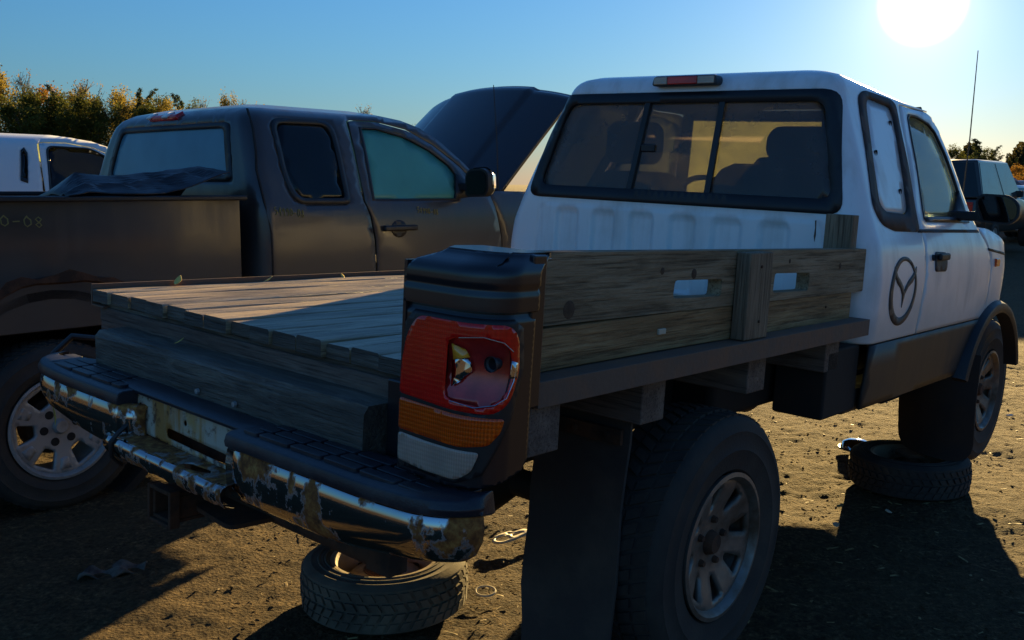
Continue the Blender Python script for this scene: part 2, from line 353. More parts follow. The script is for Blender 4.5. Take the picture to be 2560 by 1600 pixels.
def lens(name, c, ribs=90, axis='y', rough=.18, k=.55):
    m, nt, b = newmat(name); v = coords(nt)
    wv = N(nt, 'ShaderNodeTexWave', wave_type='BANDS', bands_direction='Y' if axis == 'y' else 'Z'); wv.inputs['Scale'].default_value = ribs; nt.links.new(v, wv.inputs['Vector'])
    wz = N(nt, 'ShaderNodeTexWave', wave_type='BANDS', bands_direction='Z'); wz.inputs['Scale'].default_value = ribs*.6; nt.links.new(v, wz.inputs['Vector'])
    hh = mixc(nt, .4, wv.outputs['Fac'], wz.outputs['Fac'])
    n = noise(nt, v, 14, 4)
    cc = mixc(nt, ramp(nt, hh, [(.2, 0.), (.8, 1.)]), [x*k for x in c], c)
    nt.links.new(mixc(nt, ramp(nt, n, [(.35, .55), (.65, 0.)]), cc, [x*.55 for x in c]), b.inputs['Base Color'])
    b.inputs['Roughness'].default_value = rough; b.inputs['Subsurface Weight'].default_value = .35; b.inputs['Subsurface Radius'].default_value = (.02, .008, .004)
    b.inputs['Subsurface Scale'].default_value = .5; b.inputs['Coat Weight'].default_value = .5; b.inputs['Coat Roughness'].default_value = .08
    bump(nt, b, hh, .25 if k < .7 else .1, .003); return m
M['red_lens'] = lens('red_lens', (.90, .012, .008), 55, k=.85); M['amber_lens'] = lens('amber_lens', (.95, .115, .003), 62); M['clear_lens'] = lens('clear_lens', (.60, .44, .34), 62, k=.75)
M['red_smooth'] = plain('smooth_red_plastic', (.70, .016, .012), .16, c2=(.50, .01, .012), scale=9, coat=.4)
M['red_mirror'] = plain('red_reflector', (.60, .035, .03), .15, metal=.15, c2=(.36, .02, .02), scale=11, coat=.5)
M['bulb_glow'] = plain('amber_bulb_glow', (.95, .42, .04), .1, coat=1.0)

# ---------------------------------------------------------------- ground
def fbm2(shape, seed, base=4, octv=5, pers=.55):
    r = np.random.default_rng(seed); H, W = shape; o = np.zeros(shape); amp = 1
    for k in range(octv):
        n = base*2**k; gy, gx = int(n*H/W)+3, n+3; g = r.random((gy, gx)); yy = np.linspace(0, gy-2.001, H); xx = np.linspace(0, gx-2.001, W)
        yi = yy.astype(int); xi = xx.astype(int); fy = (yy-yi)[:, None]; fx = (xx-xi)[None]; fy = fy*fy*(3-2*fy); fx = fx*fx*(3-2*fx)
        a = g[yi][:, xi]; b = g[yi][:, xi+1]; c = g[yi+1][:, xi]; d = g[yi+1][:, xi+1]
        o += amp*((a*(1-fx)+b*fx)*(1-fy)+(c*(1-fx)+d*fx)*fy-.5); amp *= pers
    return o
def gmat():
    m, nt, b = newmat('trodden_dirt'); v = coords(nt)
    n1 = noise(nt, v, .9, 6, .6); n2 = noise(nt, v, 9, 7, .65); n3 = noise(nt, v, 46, 7, .72); vo = N(nt, 'ShaderNodeTexVoronoi', feature='F1'); vo.inputs['Scale'].default_value = 75; nt.links.new(v, vo.inputs['Vector'])
    c = ramp(nt, n3, [(.34, (.009, .006, .004)), (.46, (.055, .037, .019)), (.57, (.145, .098, .048)), (.70, (.33, .24, .125))])
    c = mixc(nt, ramp(nt, n2, [(.36, .75), (.58, 0.)]), c, (.05, .035, .02)); c = mixc(nt, ramp(nt, n1, [(.35, 0.), (.7, .45)]), c, (.125, .084, .041))
    nt.links.new(c, b.inputs['Base Color']); b.inputs['Roughness'].default_value = .95; b.inputs['Specular IOR Level'].default_value = .15
    p = bump(nt, b, n3, .8, .03); bump(nt, b, vo.outputs['Distance'], .5, .015, p); return m
M['dirt'] = gmat()
def ground():
    def ax(lo, hi, fine0, fine1, st):
        a = list(np.arange(fine0, fine1, st)); x = fine1; k = st
        while x < hi: a.append(x); k *= 1.25; x += k
        a.append(hi); x = fine0-st; k = st
        while x > lo: a.insert(0, x); k *= 1.25; x -= k
        a.insert(0, lo); return np.array(a)
    X = ax(-900, 900, -3.2, 4.2, .022); Y = ax(-60, 1500, 1.2, 8.5, .022)
    XX, YY = np.meshgrid(X, Y); Z = np.zeros_like(XX)
    h = fbm2((512, 512), 3, 6, 6, .6); h2 = fbm2((1024, 1024), 5, 110, 3, .7)
    def samp(h, x, y, sc):
        u = ((x+50)/sc % 1)*(h.shape[1]-1); v = ((y+70)/sc % 1)*(h.shape[0]-1); i = u.astype(int); j = v.astype(int); return h[j, i]
    fade = np.clip(1-(np.hypot(XX-.5, YY-4.5)-5)/6, 0, 1)
    Z = .05*samp(h, XX, YY, 14)*fade + .008*samp(h2, XX, YY, 5.5)*fade
    Z -= .004
    n, mm = XX.shape; me = bpy.data.meshes.new('ground'); V = np.c_[XX.ravel(), YY.ravel(), Z.ravel()]
    idx = np.arange(n*mm).reshape(n, mm); F = np.stack([idx[:-1, :-1], idx[:-1, 1:], idx[1:, 1:], idx[1:, :-1]], -1).reshape(-1, 4)
    me.vertices.add(len(V)); me.vertices.foreach_set('co', V.ravel()); me.loops.add(F.size); me.loops.foreach_set('vertex_index', F.ravel())
    me.polygons.add(len(F)); me.polygons.foreach_set('loop_start', np.arange(0, F.size, 4)); me.update()
    me.polygons.foreach_set('use_smooth', np.ones(len(F), bool)); me.materials.append(M['dirt'])
    o = bpy.data.objects.new('ground', me); col.objects.link(o); tag(o, 'bare trodden dirt yard with clods and dry litter', None, None, 'structure')
ground()
# wood chips, clods and scraps lying thick on the dirt
def litter(name, label, n, mat, seed, size, flat, area, dens_near=True, stretch=(1, 2.5)):
    r = np.random.default_rng(seed); mb = MB(); x0, x1, y0, y1 = area
    for i in range(n):
        t = r.random()**(1.6 if dens_near else 1); y = y0+(y1-y0)*t; x = x0+(x1-x0)*r.random()
        s = size*(.4+r.random()**2*1.6)*(1+.04*y); a = r.random()*2*PI; k = stretch[0]+(stretch[1]-stretch[0])*r.random()
        ca, sa = math.cos(a), math.sin(a); tilt = (r.random()-.5)*.9; z = s*flat*.5
        P = []
        for (u, vv, ww) in ((-1, -.7, -.5), (1, -.9, -.5), (.8, .9, -.5), (-.9, .8, -.5), (-.5, -.4, .5), (.6, -.5, .6), (.5, .5, .45), (-.6, .45, .55)):
            u2 = (u+(r.random()-.5)*.5)*s*k*.5; v2 = (vv+(r.random()-.5)*.5)*s*.5; w2 = ww*s*flat+u2*tilt*.4
            P.append((x+u2*ca-v2*sa, y+u2*sa+v2*ca, z+w2))
        mb.add(P, [(3,2,1,0),(4,5,6,7),(0,1,5,4),(1,2,6,5),(2,3,7,6),(3,0,4,7)])
    o = obj(name, mb, mat, flat=True); tag(o, label, 'litter', None, 'stuff'); return o
litter('dirt_clods', 'dark clods and gravel strewn over the dirt yard', 11000, M['dirt'], 11, .0055, .4, (-4, 5, 1.6, 9))
litter('wood_chips', 'dry pale wood chips and leaf scraps over the dirt', 2600, M['leaf_litter'], 12, .007, .12, (-4, 5, 1.6, 9), stretch=(1.5, 5))
# ---------------------------------------------------------------- white flatbed pickup (its own frame: x forward, y left, z up, cab back at x = 0)
TM = Matrix(((0.651042, -0.757706, 0.045011, 0.546747), (0.758444, 0.651738, 0.001043, 3.789218), (-0.030126, 0.033459, 0.998986, 0.187938), (0, 0, 0, 1)))
truck = empty('flatbed_pickup', TM, 'white extended-cab pickup with a homemade wooden flatbed, broken red tail lamp and chrome bumper', 'pickup truck')
cW = spl([.5, .60, .8, 1.0, 1.12, 1.2, 1.25, 1.45, 1.66, 1.70, 1.735, 1.755, 1.762], [.80, .815, .83, .838, .825, .795, .775, .70, .615, .602, .575, .525, .46])
cX = spl([.5, 1.0, 1.2, 1.45, 1.66, 1.70, 1.735, 1.755, 1.762], [0, 0, .0, .035, .075, .086, .108, .155, .22])
CR = .085
def sstep(a, b, x): t = min(1, max(0, (x-a)/(b-a))); return t*t*(3-2*t)
RIBS = [(.551, .428), (.362, .243), (.177, .057), (-.012, -.135), (-.199, -.328), (-.394, -.519)]
def ribd(y, z):
    d = 0
    for a, b in RIBS:
        # rounded-top recess, 7 mm deep
        e = min(a-y, y-b, 1.203-z)
        cx_, cz_ = (a+b)/2, 1.203
        if e > -.02:
            rr_ = .03; ex = min(a-y, y-b); ez = 1.203-z
            if ex < rr_ and ez < rr_: e = rr_-math.hypot(rr_-ex, rr_-ez)
            d = max(d, sstep(0, .013, e)*.016)
    if abs(z-1.222) < .012 and abs(y) < .6: d = max(d, .004*(1-abs(z-1.222)/.012))
    for sy in (1, -1):      # slanting pressed lines at both ends of the panel
        yy = sy*(.66+(z-1.0)*(-.16)); dd = abs(y-yy)
        if z < 1.2 and dd < .012: d = max(d, .005*(1-dd/.012))
    return d
def cab(U, z, off=0):
    if U < -1: x, y, zz = cab(-2-U, z, off); return (x, -y, zz)
    wd = cW(z)-off; xb = cX(z)+off; r = CR
    if U <= 0:
        y = -(wd-r)*(1+U); x = xb + (ribd_s(y, z) if off == 0 else 0)
    elif U < .2:
        th = U/.2*PI/2; x = xb+r-r*math.cos(th); y = -(wd-r)-r*math.sin(th)
    else: x = xb+r+(U-.2); y = -wd
    return (x, y, z-.05*max(0, x-.2)*sstep(1.68, 1.745, z))
SIGN = [1]
def ribd_s(y, z): return ribd(y*SIGN[0], z) if 0.9 < z < 1.25 else 0
def cab2(U, z, off=0):     # handles which half so the ribs are not mirrored
    if U < -1:
        SIGN[0] = -1; x, y, zz = cab(-2-U, z, off); SIGN[0] = 1; return (x, -y, zz)
    return cab(U, z, off)
def Us(x, z): return .2+x-(cX(z)+CR)
def Ub(y, z): return -1-y/(cW(z)-CR)
GAP = [(.507, .80), (.525, .96), (.54, 1.08), (.535, 1.12), (.545, 1.2), (.545, 1.25), (.60, 1.40), (.655, 1.535), (.69, 1.65), (.70, 1.68)]
side_r = GAP+[(.86, 1.687), (1.04, 1.69), (1.075, 1.705), (1.06, 1.74), (1.02, 1.762)]
UR = [(Us(x, z), z) for x, z in dens(side_r, .03)[:-1] if True]
# dens() closes the loop: keep only the open run
k_end = max(i for i, p in enumerate(UR) if abs(p[1]-1.762) < .001)
UR = UR[:k_end+1]
cab_out = UR+[(-2-u, z) for u, z in UR[::-1]]
rw_hole = [(Ub(y, z), z) for y, z in dens(rnd([(-.70, 1.243), (.70, 1.243), (.603, 1.675), (-.603, 1.675)], .06, 6), .04)]
QW = [(.105, 1.275), (.145, 1.215), (.25, 1.192), (.50, 1.188), (.525, 1.20), (.585, 1.40), (.655, 1.64), (.66, 1.675), (.61, 1.695), (.33, 1.70), (.265, 1.675), (.195, 1.51)]
QP = [(.175, 1.285), (.215, 1.258), (.42, 1.252), (.465, 1.27), (.53, 1.44), (.60, 1.625), (.585, 1.662), (.36, 1.675), (.325, 1.65), (.225, 1.44)]
QWo = rnd(QW, .03, 4); QPo = rnd(QP, .025, 4)
def shr(poly, k):
    c = np.mean(np.array(poly), 0); return [tuple(c+(np.array(p)-c)*k) for p in poly]
qh = [(Us(x, z), z) for x, z in dens(shr(QWo, .97), .03)]
body = panel('cab_body', cab_out, [rw_hole, qh, [(-2-u, z) for u, z in qh]], cab2, .013, M['white'], truck, .006)
panel_fix = body.data
# roof
rim = [cab2(u, 1.762) for u in np.linspace(Us(1.02, 1.762), -2-Us(1.02, 1.762), 70)]
def rooffn(x, y):
    e = max(0, 1-(y/.47)**2)*sstep(.2, .42, x); return (x, y, 1.762-.05*max(0, x-.2)+.012*e)
panel('roof', [(p[0], p[1]) for p in rim], [], rooffn, .05, M['white'], truck, .006, outward=(0, 0, 1))
# dark trim inside the cab
trim_out = [(u*(1 if u > -1 else 1), z) for u, z in cab_out]
panel('interior_trim', cab_out, [[(Ub(y, z), z) for y, z in dens(rnd([(-.66, 1.262), (.66, 1.262), (.57, 1.655), (-.57, 1.655)], .06, 6), .05)], qh, [(-2-u, z) for u, z in qh]],
      lambda u, z: cab(u, z, .035), .05, M['trim'], truck, .01)
panel('headliner', [(p[0]*.97+.02, p[1]*.93) for p in rim], [], lambda x, y: (x, y, rooffn(x, y)[2]-.03), .08, M['trim'], truck, .008)
# rear sliding window
def back(y, z, off=0): return cab(Ub(y, z), z, off) if y <= 0 else (lambda p: (p[0], -p[1], p[2]))(cab(Ub(-y, z), z, off))
rw = panel('rear_window', rnd([(-.695, 1.247), (.695, 1.247), (.60, 1.672), (-.60, 1.672)], .06, 6), [], lambda y, z: back(y, z, .012), .06, M['tint_glass'], truck, .004, outward=(-1, 0, 0))
panel('frame', rnd([(-.705, 1.240), (.705, 1.240), (.607, 1.679), (-.607, 1.679)], .06, 6), [rnd([(-.655, 1.292), (.645, 1.292), (.565, 1.638), (-.565, 1.638)], .045, 6)], lambda y, z: back(y, z, -.004), .03, M['black_plastic'], rw, .02, outward=(-1, 0, 0))
for a, b, hw_ in ((.166, .190, .012), (-.168, -.167, .013)):
    mb = MB(); P = []
    for z, yc in ((1.285, b), (1.645, a)):
        for yy, o in ((yc-hw_, .002), (yc+hw_, .002), (yc+hw_, .026), (yc-hw_, .026)): P.append(back(yy, z, o-.004))
    mb.add(P, [(0, 1, 2, 3), (7, 6, 5, 4), (0, 4, 5, 1), (1, 5, 6, 2), (2, 6, 7, 3), (3, 7, 4, 0)]); obj('slider_bar', mb, M['black_plastic'], rw, bev=.003)
mb = MB(); c0 = back(.135, 1.455, 0); mb.box(c0[0]+.002, c0[0]+.03, .10, .165, 1.442, 1.472); obj('latch', mb, M['black_plastic'], rw, bev=.005)
# rust that has run from the window corner
for pl_ in ([(-.608, 1.215), (-.611, 1.19), (-.609, 1.16), (-.613, 1.14), (-.616, 1.165), (-.614, 1.195), (-.613, 1.216)], rnd([(-.606, 1.118), (-.602, 1.110), (-.610, 1.102), (-.618, 1.110)], .004)):
    panel('rust_run', pl_, [], lambda y, z: back(y, z, -.0015), .02, M['iron'], truck, .002, outward=(-1, 0, 0))
# third brake light
bl = obj('third_brake_light', MB().prism(rnd([(-.152, 1.700), (.140, 1.700), (.130, 1.738), (-.145, 1.738)], .014), .045, .10, 'x'), M['grey_plastic'], truck, bev=.006)
for n, y0, y1, m in (('red_lens', -.066, .066, 'red_smooth'), ('clear_lens', .068, .128, 'clear_lens'), ('clear_lens', -.140, -.068, 'clear_lens')):
    obj(n, MB().box(.040, .06, y0, y1, 1.704, 1.734), M[m], bl, bev=.004)
# sides: quarter window blanks, doors, fenders, cladding
DOOR = [(x+.011, z) for x, z in GAP]+[(.86, 1.678), (1.03, 1.680), (1.10, 1.667), (1.165, 1.60), (1.20, 1.50), (1.228, 1.38), (1.26, 1.285), (1.31, 1.198), (1.39, 1.12), (1.436, 1.062), (1.442, .92), (1.440, .80)]
DGLASS = [(.628, 1.243), (.70, 1.43), (.775, 1.632), (.80, 1.648), (.90, 1.65), (1.03, 1.632), (1.09, 1.60), (1.135, 1.52), (1.168, 1.40), (1.185, 1.30), (1.17, 1.245)]
AX, AZ = 1.62, .36
WX = 2.0
arc = lambda r, a0, a1, n: [(AX+r*math.cos(t), AZ+r*math.sin(t)) for t in np.linspace(math.radians(a0), math.radians(a1), n)]
FEND = [(1.450, .80), (1.450, .92), (1.446, 1.062), (1.40, 1.123), (1.322, 1.200), (1.42, 1.200), (1.57, 1.178), (1.73, 1.134), (1.85, 1.074), (1.93, .995), (2.04, .88), (2.12, .70), (2.14, .50)]+arc(.47, 17, 108, 14)
CLAD = [(.05, .795), (.05, .565), (1.17, .56)]+arc(.47, 154, 112, 8)+[(1.44, .795)]
emb = [(.30+.14*math.cos(t), .975+.126*math.sin(t)) for t in np.linspace(0, 2*PI, 40, endpoint=False)]
emb_i = [(.306+.114*math.cos(t), .982+.104*math.sin(t)) for t in np.linspace(0, 2*PI, 40, endpoint=False)]  # inner oval off-centre: a shadow look put into the ring's lower left
for sg in (-1, 1):
    sf = lambda x, z, o=0: (x, sg*(cW(z)+o), z); outw = (0, sg, 0)
    qw = panel('quarter_window', QWo, [QPo], lambda x, z: sf(x, z, .004), .03, M['seal'], truck, .016, outward=outw, label='blanked rear quarter window with wide black rubber seal')
    qp = panel('blank_panel', QPo, [], lambda x, z: sf(x, z, -.004), .05, M['white'], qw, .006, outward=outw)
    for hx, hz in ((.548, 1.595), (.289, 1.468), (.44, 1.334)):
        obj('bolt_hole', MB().lathe([(.0, .0025), (.011, .0025), (.011, -.004)], (hx, sg*(cW(hz)-.004), hz), 'y', 12), M['dark_hole'], qw)
    dr = panel('door', DOOR, [DGLASS], sf, .03, M['white'], truck, .012, outward=outw)
    panel('window_glass', shr(DGLASS, 1.01), [], lambda x, z: sf(x, z, -.012), .06, M['side_glass'], dr, .004, outward=outw)
    panel('window_seal', shr(DGLASS, 1.035), [shr(DGLASS, .985)], lambda x, z: sf(x, z, .003), .03, M['black_plastic'], dr, .01, outward=outw)
    panel('belt_moulding', [(.63, 1.228), (1.20, 1.226), (1.20, 1.243), (.63, 1.243)], [], lambda x, z: sf(x, z, .006), .05, M['black_plastic'], dr, .01, outward=outw)
    panel('trim_line', [(.50, 1.186), (.52, 1.198), (1.30, 1.196), (1.31, 1.184)], [], lambda x, z: sf(x, z, .003), .05, M['seal'], dr, .008, outward=outw)
    hd = panel('handle', rnd([(.645, 1.035), (.785, 1.032), (.80, 1.07), (.785, 1.108), (.648, 1.113)], .02), [], lambda x, z: sf(x, z, .003), .02, M['grey_plastic'], dr, .02, outward=outw)
    obj('handle_pull', MB().box(.665, .78, sg*(cW(1.09))-.004, sg*(cW(1.09))+sg*.022, 1.078, 1.106), M['black_plastic'], hd, bev=.008)
    obj('lock_barrel', MB().lathe([(0, .004), (.012, .004), (.012, -.01)], (.622, sg*cW(1.09), 1.09), 'y', 14), M['black_plastic'], dr)
    fe = panel('front_fender', FEND, [], lambda x, z: (x, sg*(cW(z)-.16*sstep(1.55, 2.05, x)**2), z), .03, M['white'], truck, .008, outward=outw)
    obj('side_marker', MB().box(1.50, 1.56, sg*.80, sg*.845, 1.03, 1.066), M['amber_lens'], fe, bev=.004)
    panel('body_side_line', [(1.40, 1.116), (1.75, 1.085), (1.85, 1.055), (1.85, 1.045), (1.75, 1.073), (1.41, 1.104)], [], lambda x, z: (x, sg*(cW(z)+.002-.16*sstep(1.55, 2.05, x)**2), z), .04, M['cladding'], fe, .004, outward=outw)
    # flared wheel arch
    mb = MB(); R = []
    for t in np.linspace(math.radians(20), math.radians(158), 30):
        c, s_ = math.cos(t), math.sin(t)
        R.append([(AX+r*c, sg*y, AZ+r*s_) for r, y in ((.51, .80), (.507, .835), (.495, .858), (.47, .865), (.452, .858), (.45, .80))])
    mb.loft(R, True, True); obj('wheel_arch_flare', mb, M['black_plastic'], fe)
    panel('lower_cladding', CLAD, [], lambda x, z: sf(x, z, .004), .06, M['cladding'], truck, .012, outward=outw)
    obj('rocker_panel', MB().box(-.05, 1.02, sg*.60, sg*.795, .555, .64), M['cladding'], truck, bev=.012)
    if sg < 0:
        e = panel('oval_emblem', emb, [emb_i], lambda x, z: sf(x, z, .0025), .02, M['decal'], truck, .003, outward=outw, label='large dark oval badge drawn on the cab corner')
        wl = [(.19, 1.045), (.225, 1.008), (.265, .988), (.292, .962), (.303, .915), (.316, .962), (.345, .988), (.39, 1.006), (.425, 1.04), (.428, 1.062), (.385, 1.032), (.343, 1.012), (.318, .992), (.306, .975), (.294, .992), (.262, 1.014), (.228, 1.034), (.20, 1.068)]
        panel('wing_mark', wl, [], lambda x, z: sf(x, z, .0025), .02, M['decal'], e, .003, outward=outw)
    # mirror
    mr = MB()
    prof = rnd([(.865, 1.235), (1.0, 1.228), (1.03, 1.262), (1.025, 1.315), (.985, 1.348), (.88, 1.35), (.858, 1.33)], .02, 4)
    mr.loft([[(1.0, sg*y, z) for y, z in prof], [(1.012, sg*y, z) for y, z in prof], [(1.06, sg*(.94+(y-.94)*.93), 1.29+(z-1.29)*.92) for y, z in prof], [(1.10, sg*(.93+(y-.94)*.72), 1.29+(z-1.29)*.68) for y, z in prof], [(1.115, sg*(.92+(y-.94)*.4), 1.29+(z-1.29)*.35) for y, z in prof]])
    mo = obj('side_mirror', mr, M['black_plastic'], truck)
    obj('mirror_glass', MB().prism([(sg*(.945+(y-.945)*.88), 1.29+(z-1.29)*.86) for y, z in prof], .996, 1.002, 'x'), M['dark_glass'], mo)
    obj('mirror_arm', MB().box(1.03, 1.10, sg*.74, sg*.90, 1.235, 1.275), M['black_plastic'], mo, bev=.01)
    panel('mirror_sail', [(1.0, 1.235), (1.20, 1.235), (1.175, 1.36), (1.14, 1.33)], [], lambda x, z: sf(x, z, .006), .05, M['black_plastic'], mo, .02, outward=outw)
# windshield, cowl, hood, nose
def wsf(u, v):     # u -1..1 across, v 0..1 up
    x = 1.33+(1.06-1.33)*v+.10*(1-u*u); y = u*(.745+(.565-.745)*v); z = 1.205+(1.692-1.205)*v; return (x, y, z)
panel('windshield', [(-1, 0), (1, 0), (1, 1), (-1, 1)], [], wsf, .1, M['windshield'], truck, .005, outward=(1, 0, 0))
panel('windshield_frame', [(-1.04, -.02), (1.04, -.02), (1.04, 1.03), (-1.04, 1.03)], [[(-.95, .05), (.95, .05), (.95, .94), (-.95, .94)]], lambda u, v: (lambda p: (p[0]+.004, p[1], p[2]))(wsf(u, v)), .08, M['black_plastic'], truck, .02, outward=(1, 0, 0))
def hoodf(x, y):
    t = sstep(1.3, 2.1, x); zt = spl([1.2, 1.42, 1.57, 1.73, 1.85, 1.93, 2.05], [1.20, 1.202, 1.18, 1.136, 1.076, .997, .80])(x)
    ed = cW(zt)-.16*sstep(1.55, 2.05, x)**2; return (x, y*ed/.8, zt+.035*(1-(y/.8)**2)*(1-t*.4))
panel('hood', [(1.36, -.8), (2.0, -.8), (2.03, -.4), (2.04, 0), (2.03, .4), (2.0, .8), (1.36, .8)], [], hoodf, .07, M['white'], truck, .006, outward=(0, 0, 1))
nose = obj('front_end', MB().loft([[(2.0-.1*abs(y)**2, y, z) for z in (.50, .62, .8, .92)]+[(1.9, y, z) for z in (.92, .5)] for y in (-.68, -.35, 0, .35, .68)]), M['grey_plastic'], truck, bev=.01)
for y in (-.5, .5): obj('headlight', MB().box(1.99, 2.02, y-.12, y+.12, .72, .86), M['clear_lens'], nose, bev=.01)
obj('grille', MB().box(2.005, 2.02, -.34, .34, .70, .87), M['black_plastic'], nose, bev=.006)
fb = obj('front_bumper', MB().loft([[(2.42+.10*(1-(y/.7)**2)+dx, y, z) for dx, z in ((0, .20), (.05, .19), (.09, .30), (.11, .42), (.09, .54), (.0, .56), (-.04, .40))] for y in np.linspace(-.70, .70, 9)]), M['cladding'], truck, bev=.01)
obj('engine_cradle', MB().box(1.35, 2.42, -.46, .46, .33, .62), M['frame'], truck, bev=.02)
obj('transmission', MB().tube([(1.35, 0, .52), (.6, 0, .50), (-.944, 0, .38)], [.15, .10, .04], 12), M['frame'], truck)
obj('floor_pan', MB().box(.03, 1.9, -.70, .70, .60, .66), M['frame'], truck)
for sg in (-1, 1):
    go_ = rnd([(.44, .60), (.80, .60), (.80, .05), (.44, .08)], [.01, .01, .10, .09], 5)
    obj('wheel_dark_filler', slab(sheet(go_, [], lambda y, z: (1.55+.5*(y-.62)**2*4-.10*(1-sstep(.05, .4, z))*-.6, sg*y, z), .04), (.012, 0, 0)), M['frame'], truck)  # added dark plate, fills out the black silhouette beside the front tyre
obj('firewall', MB().box(1.30, 1.36, -.74, .74, .62, 1.18), M['trim'], truck)
obj('antenna', MB().tube([(1.72, -.60, 1.10), (1.735, -.60, 1.6), (1.70, -.60, 2.03)], [.004, .003, .002], 6), M['black_plastic'], truck)
# inside the cab
def seat(yc, lean, zt, wdt):
    s = obj('seat', MB().loft([[(.42+dx, yc+wdt*.5*k, z) for k, dx in ((-1, .03), (-.8, 0), (.8, 0), (1, .03))]+[(.42+.12+dx, yc+wdt*.5*k, z) for k, dx in ((1, 0), (.8, .02), (-.8, .02), (-1, 0))] for z in (.72,)] +
        [[(.42-lean*(z-.72)+dx, yc+wdt*.5*k*q, z) for k, dx in ((-1, .03), (-.8, 0), (.8, 0), (1, .03))]+[(.42+.12-lean*(z-.72)+dx, yc+wdt*.5*k*q, z) for k, dx in ((1, 0), (.8, .02), (-.8, .02), (-1, 0))] for z, q in ((1.0, 1.02), (1.2, .98), (zt-.07, .85), (zt, .6))]), M['cloth'], truck, bev=.02, seg=3)
    obj('seat_cushion', MB().box(.45, .95, yc-wdt/2, yc+wdt/2, .72, .86), M['cloth'], s, bev=.05, seg=3); return s
s1 = seat(.36, .25, 1.37, .50); s2 = seat(-.40, .30, 1.44, .50)
obj('headrest', MB().loft([[(.24+a, .36+b*q, z) for a, b in ((0, -.13), (0, .13), (.09, .13), (.09, -.13))] for z, q in ((1.40, .8), (1.44, 1), (1.54, 1), (1.58, .8))]), M['cloth'], s1, bev=.025, seg=3)
obj('headrest', MB().loft([[(.22+a, -.43+b*q, z) for a, b in ((0, -.15), (0, .15), (.09, .15), (.09, -.15))] for z, q in ((1.43, .9), (1.47, 1), (1.52, 1), (1.56, .8))]), M['cloth'], s2, bev=.025, seg=3)
mb = MB(); mb.loft([[(.55+.09*math.cos(t)*q, -.04+.17*math.sin(t)*q, z) for t in np.linspace(0, 2*PI, 16, endpoint=False)] for z, q in ((.9, .9), (1.2, 1), (1.34, .92), (1.40, .65), (1.425, .3))])
obj('centre_console_pad', mb, M['cloth'], truck)
mb = MB(); mb.lathe([(.185+.014*math.cos(t), .014*math.sin(t)) for t in np.linspace(0, 2*PI, 8, endpoint=False)], (0, 0, 0), 'x', 32, closed=True)
mb.box(-.01, .01, -.18, .18, -.02, .02); mb.box(-.012, .012, -.02, .02, -.18, 0)
sw = obj('steering_wheel', mb, M['black_plastic'], truck); sw.location = (.98, .36, 1.20); sw.rotation_euler = (0, math.radians(-25), 0)
obj('dashboard', MB().prism([(1.08, .9), (1.08, 1.13), (1.14, 1.19), (1.32, 1.20), (1.32, .9)], -.74, .74, 'y'), M['trim'], truck, bev=.03)
# ---- flatbed: each plank, board, stake and beam
pg = [.868, .77, .665, .56, .455, .35, .25, .14, .04, -.05, -.15, -.25, -.34, -.44, -.54, -.64, -.745]
r = random.Random(4)
for a, b in zip(pg, pg[1:]):
    dz = r.uniform(-.0025, .0025); x0 = -1.865+r.uniform(-.012, .008)
    mb = MB(); n = 14; rings = []
    for i in range(n+1):
        x = x0+( -.04-x0)*i/n; j = lambda s: r.uniform(-s, s); wv = .0015*math.sin(i*.9+a*30)
        y1, y0 = a-.0035+j(.0012), b+.0035+j(.0012); z1 = .897+dz+wv
        rings.append([(x, y0, .86), (x, y1, .86), (x, y1, z1-.004), (x, y1-.005, z1+j(.0008)), (x, y0+.005, z1+j(.0008)), (x, y0, z1-.004)])
    mb.loft(rings); o = obj('deck_plank', mb, M['deck'], truck); o.data.materials.append(M['beam'])
    for p in o.data.polygons:
        if p.normal.x < -.8: p.material_index = 1   # weathered end grain, darkened further to put the rear edge's shade into colour
obj('rear_sill', MB().box(-1.853, -1.80, -.66, .865, .80, .858), M['beam'], truck, bev=.006)
mb = MB(); n = 16; rr = random.Random(3); rings = []
for i in range(n+1):
    y = -.50+(.685+.50)*i/n; jj = lambda s: rr.uniform(-s, s)
    rings.append([(-1.955+jj(.003), y, .655), (-1.955+jj(.004), y, .785+jj(.003)), (-1.943+jj(.004), y, .800+jj(.003)), (-1.862, y, .803+jj(.002)), (-1.856, y, .795), (-1.856, y, .655)])
mb.loft(rings); obj('step_beam', mb, M['beam'], truck, label='thick weathered timber beam bolted across the back as a step')
obj('rear_post', MB().box(-1.90, -1.84, -.655, -.51, .66, .858), M['fender_black'], truck, bev=.004)
obj('deck_rail', MB().box(-1.875, -.05, .871, .877, .845, .912).box(-1.875, -.05, .80, .871, .845, .851), M['iron'], truck, bev=.0015, label='rusty angle iron along the far edge of the deck')
mb = MB().box(-1.815, -.055, -.8575, -.8515, .846, .900); mb.box(-1.815, -.055, -.8515, -.70, .894, .900)
obj('deck_rail', mb, M['iron'], truck, bev=.0012, label='rusty angle iron along the near edge of the deck')
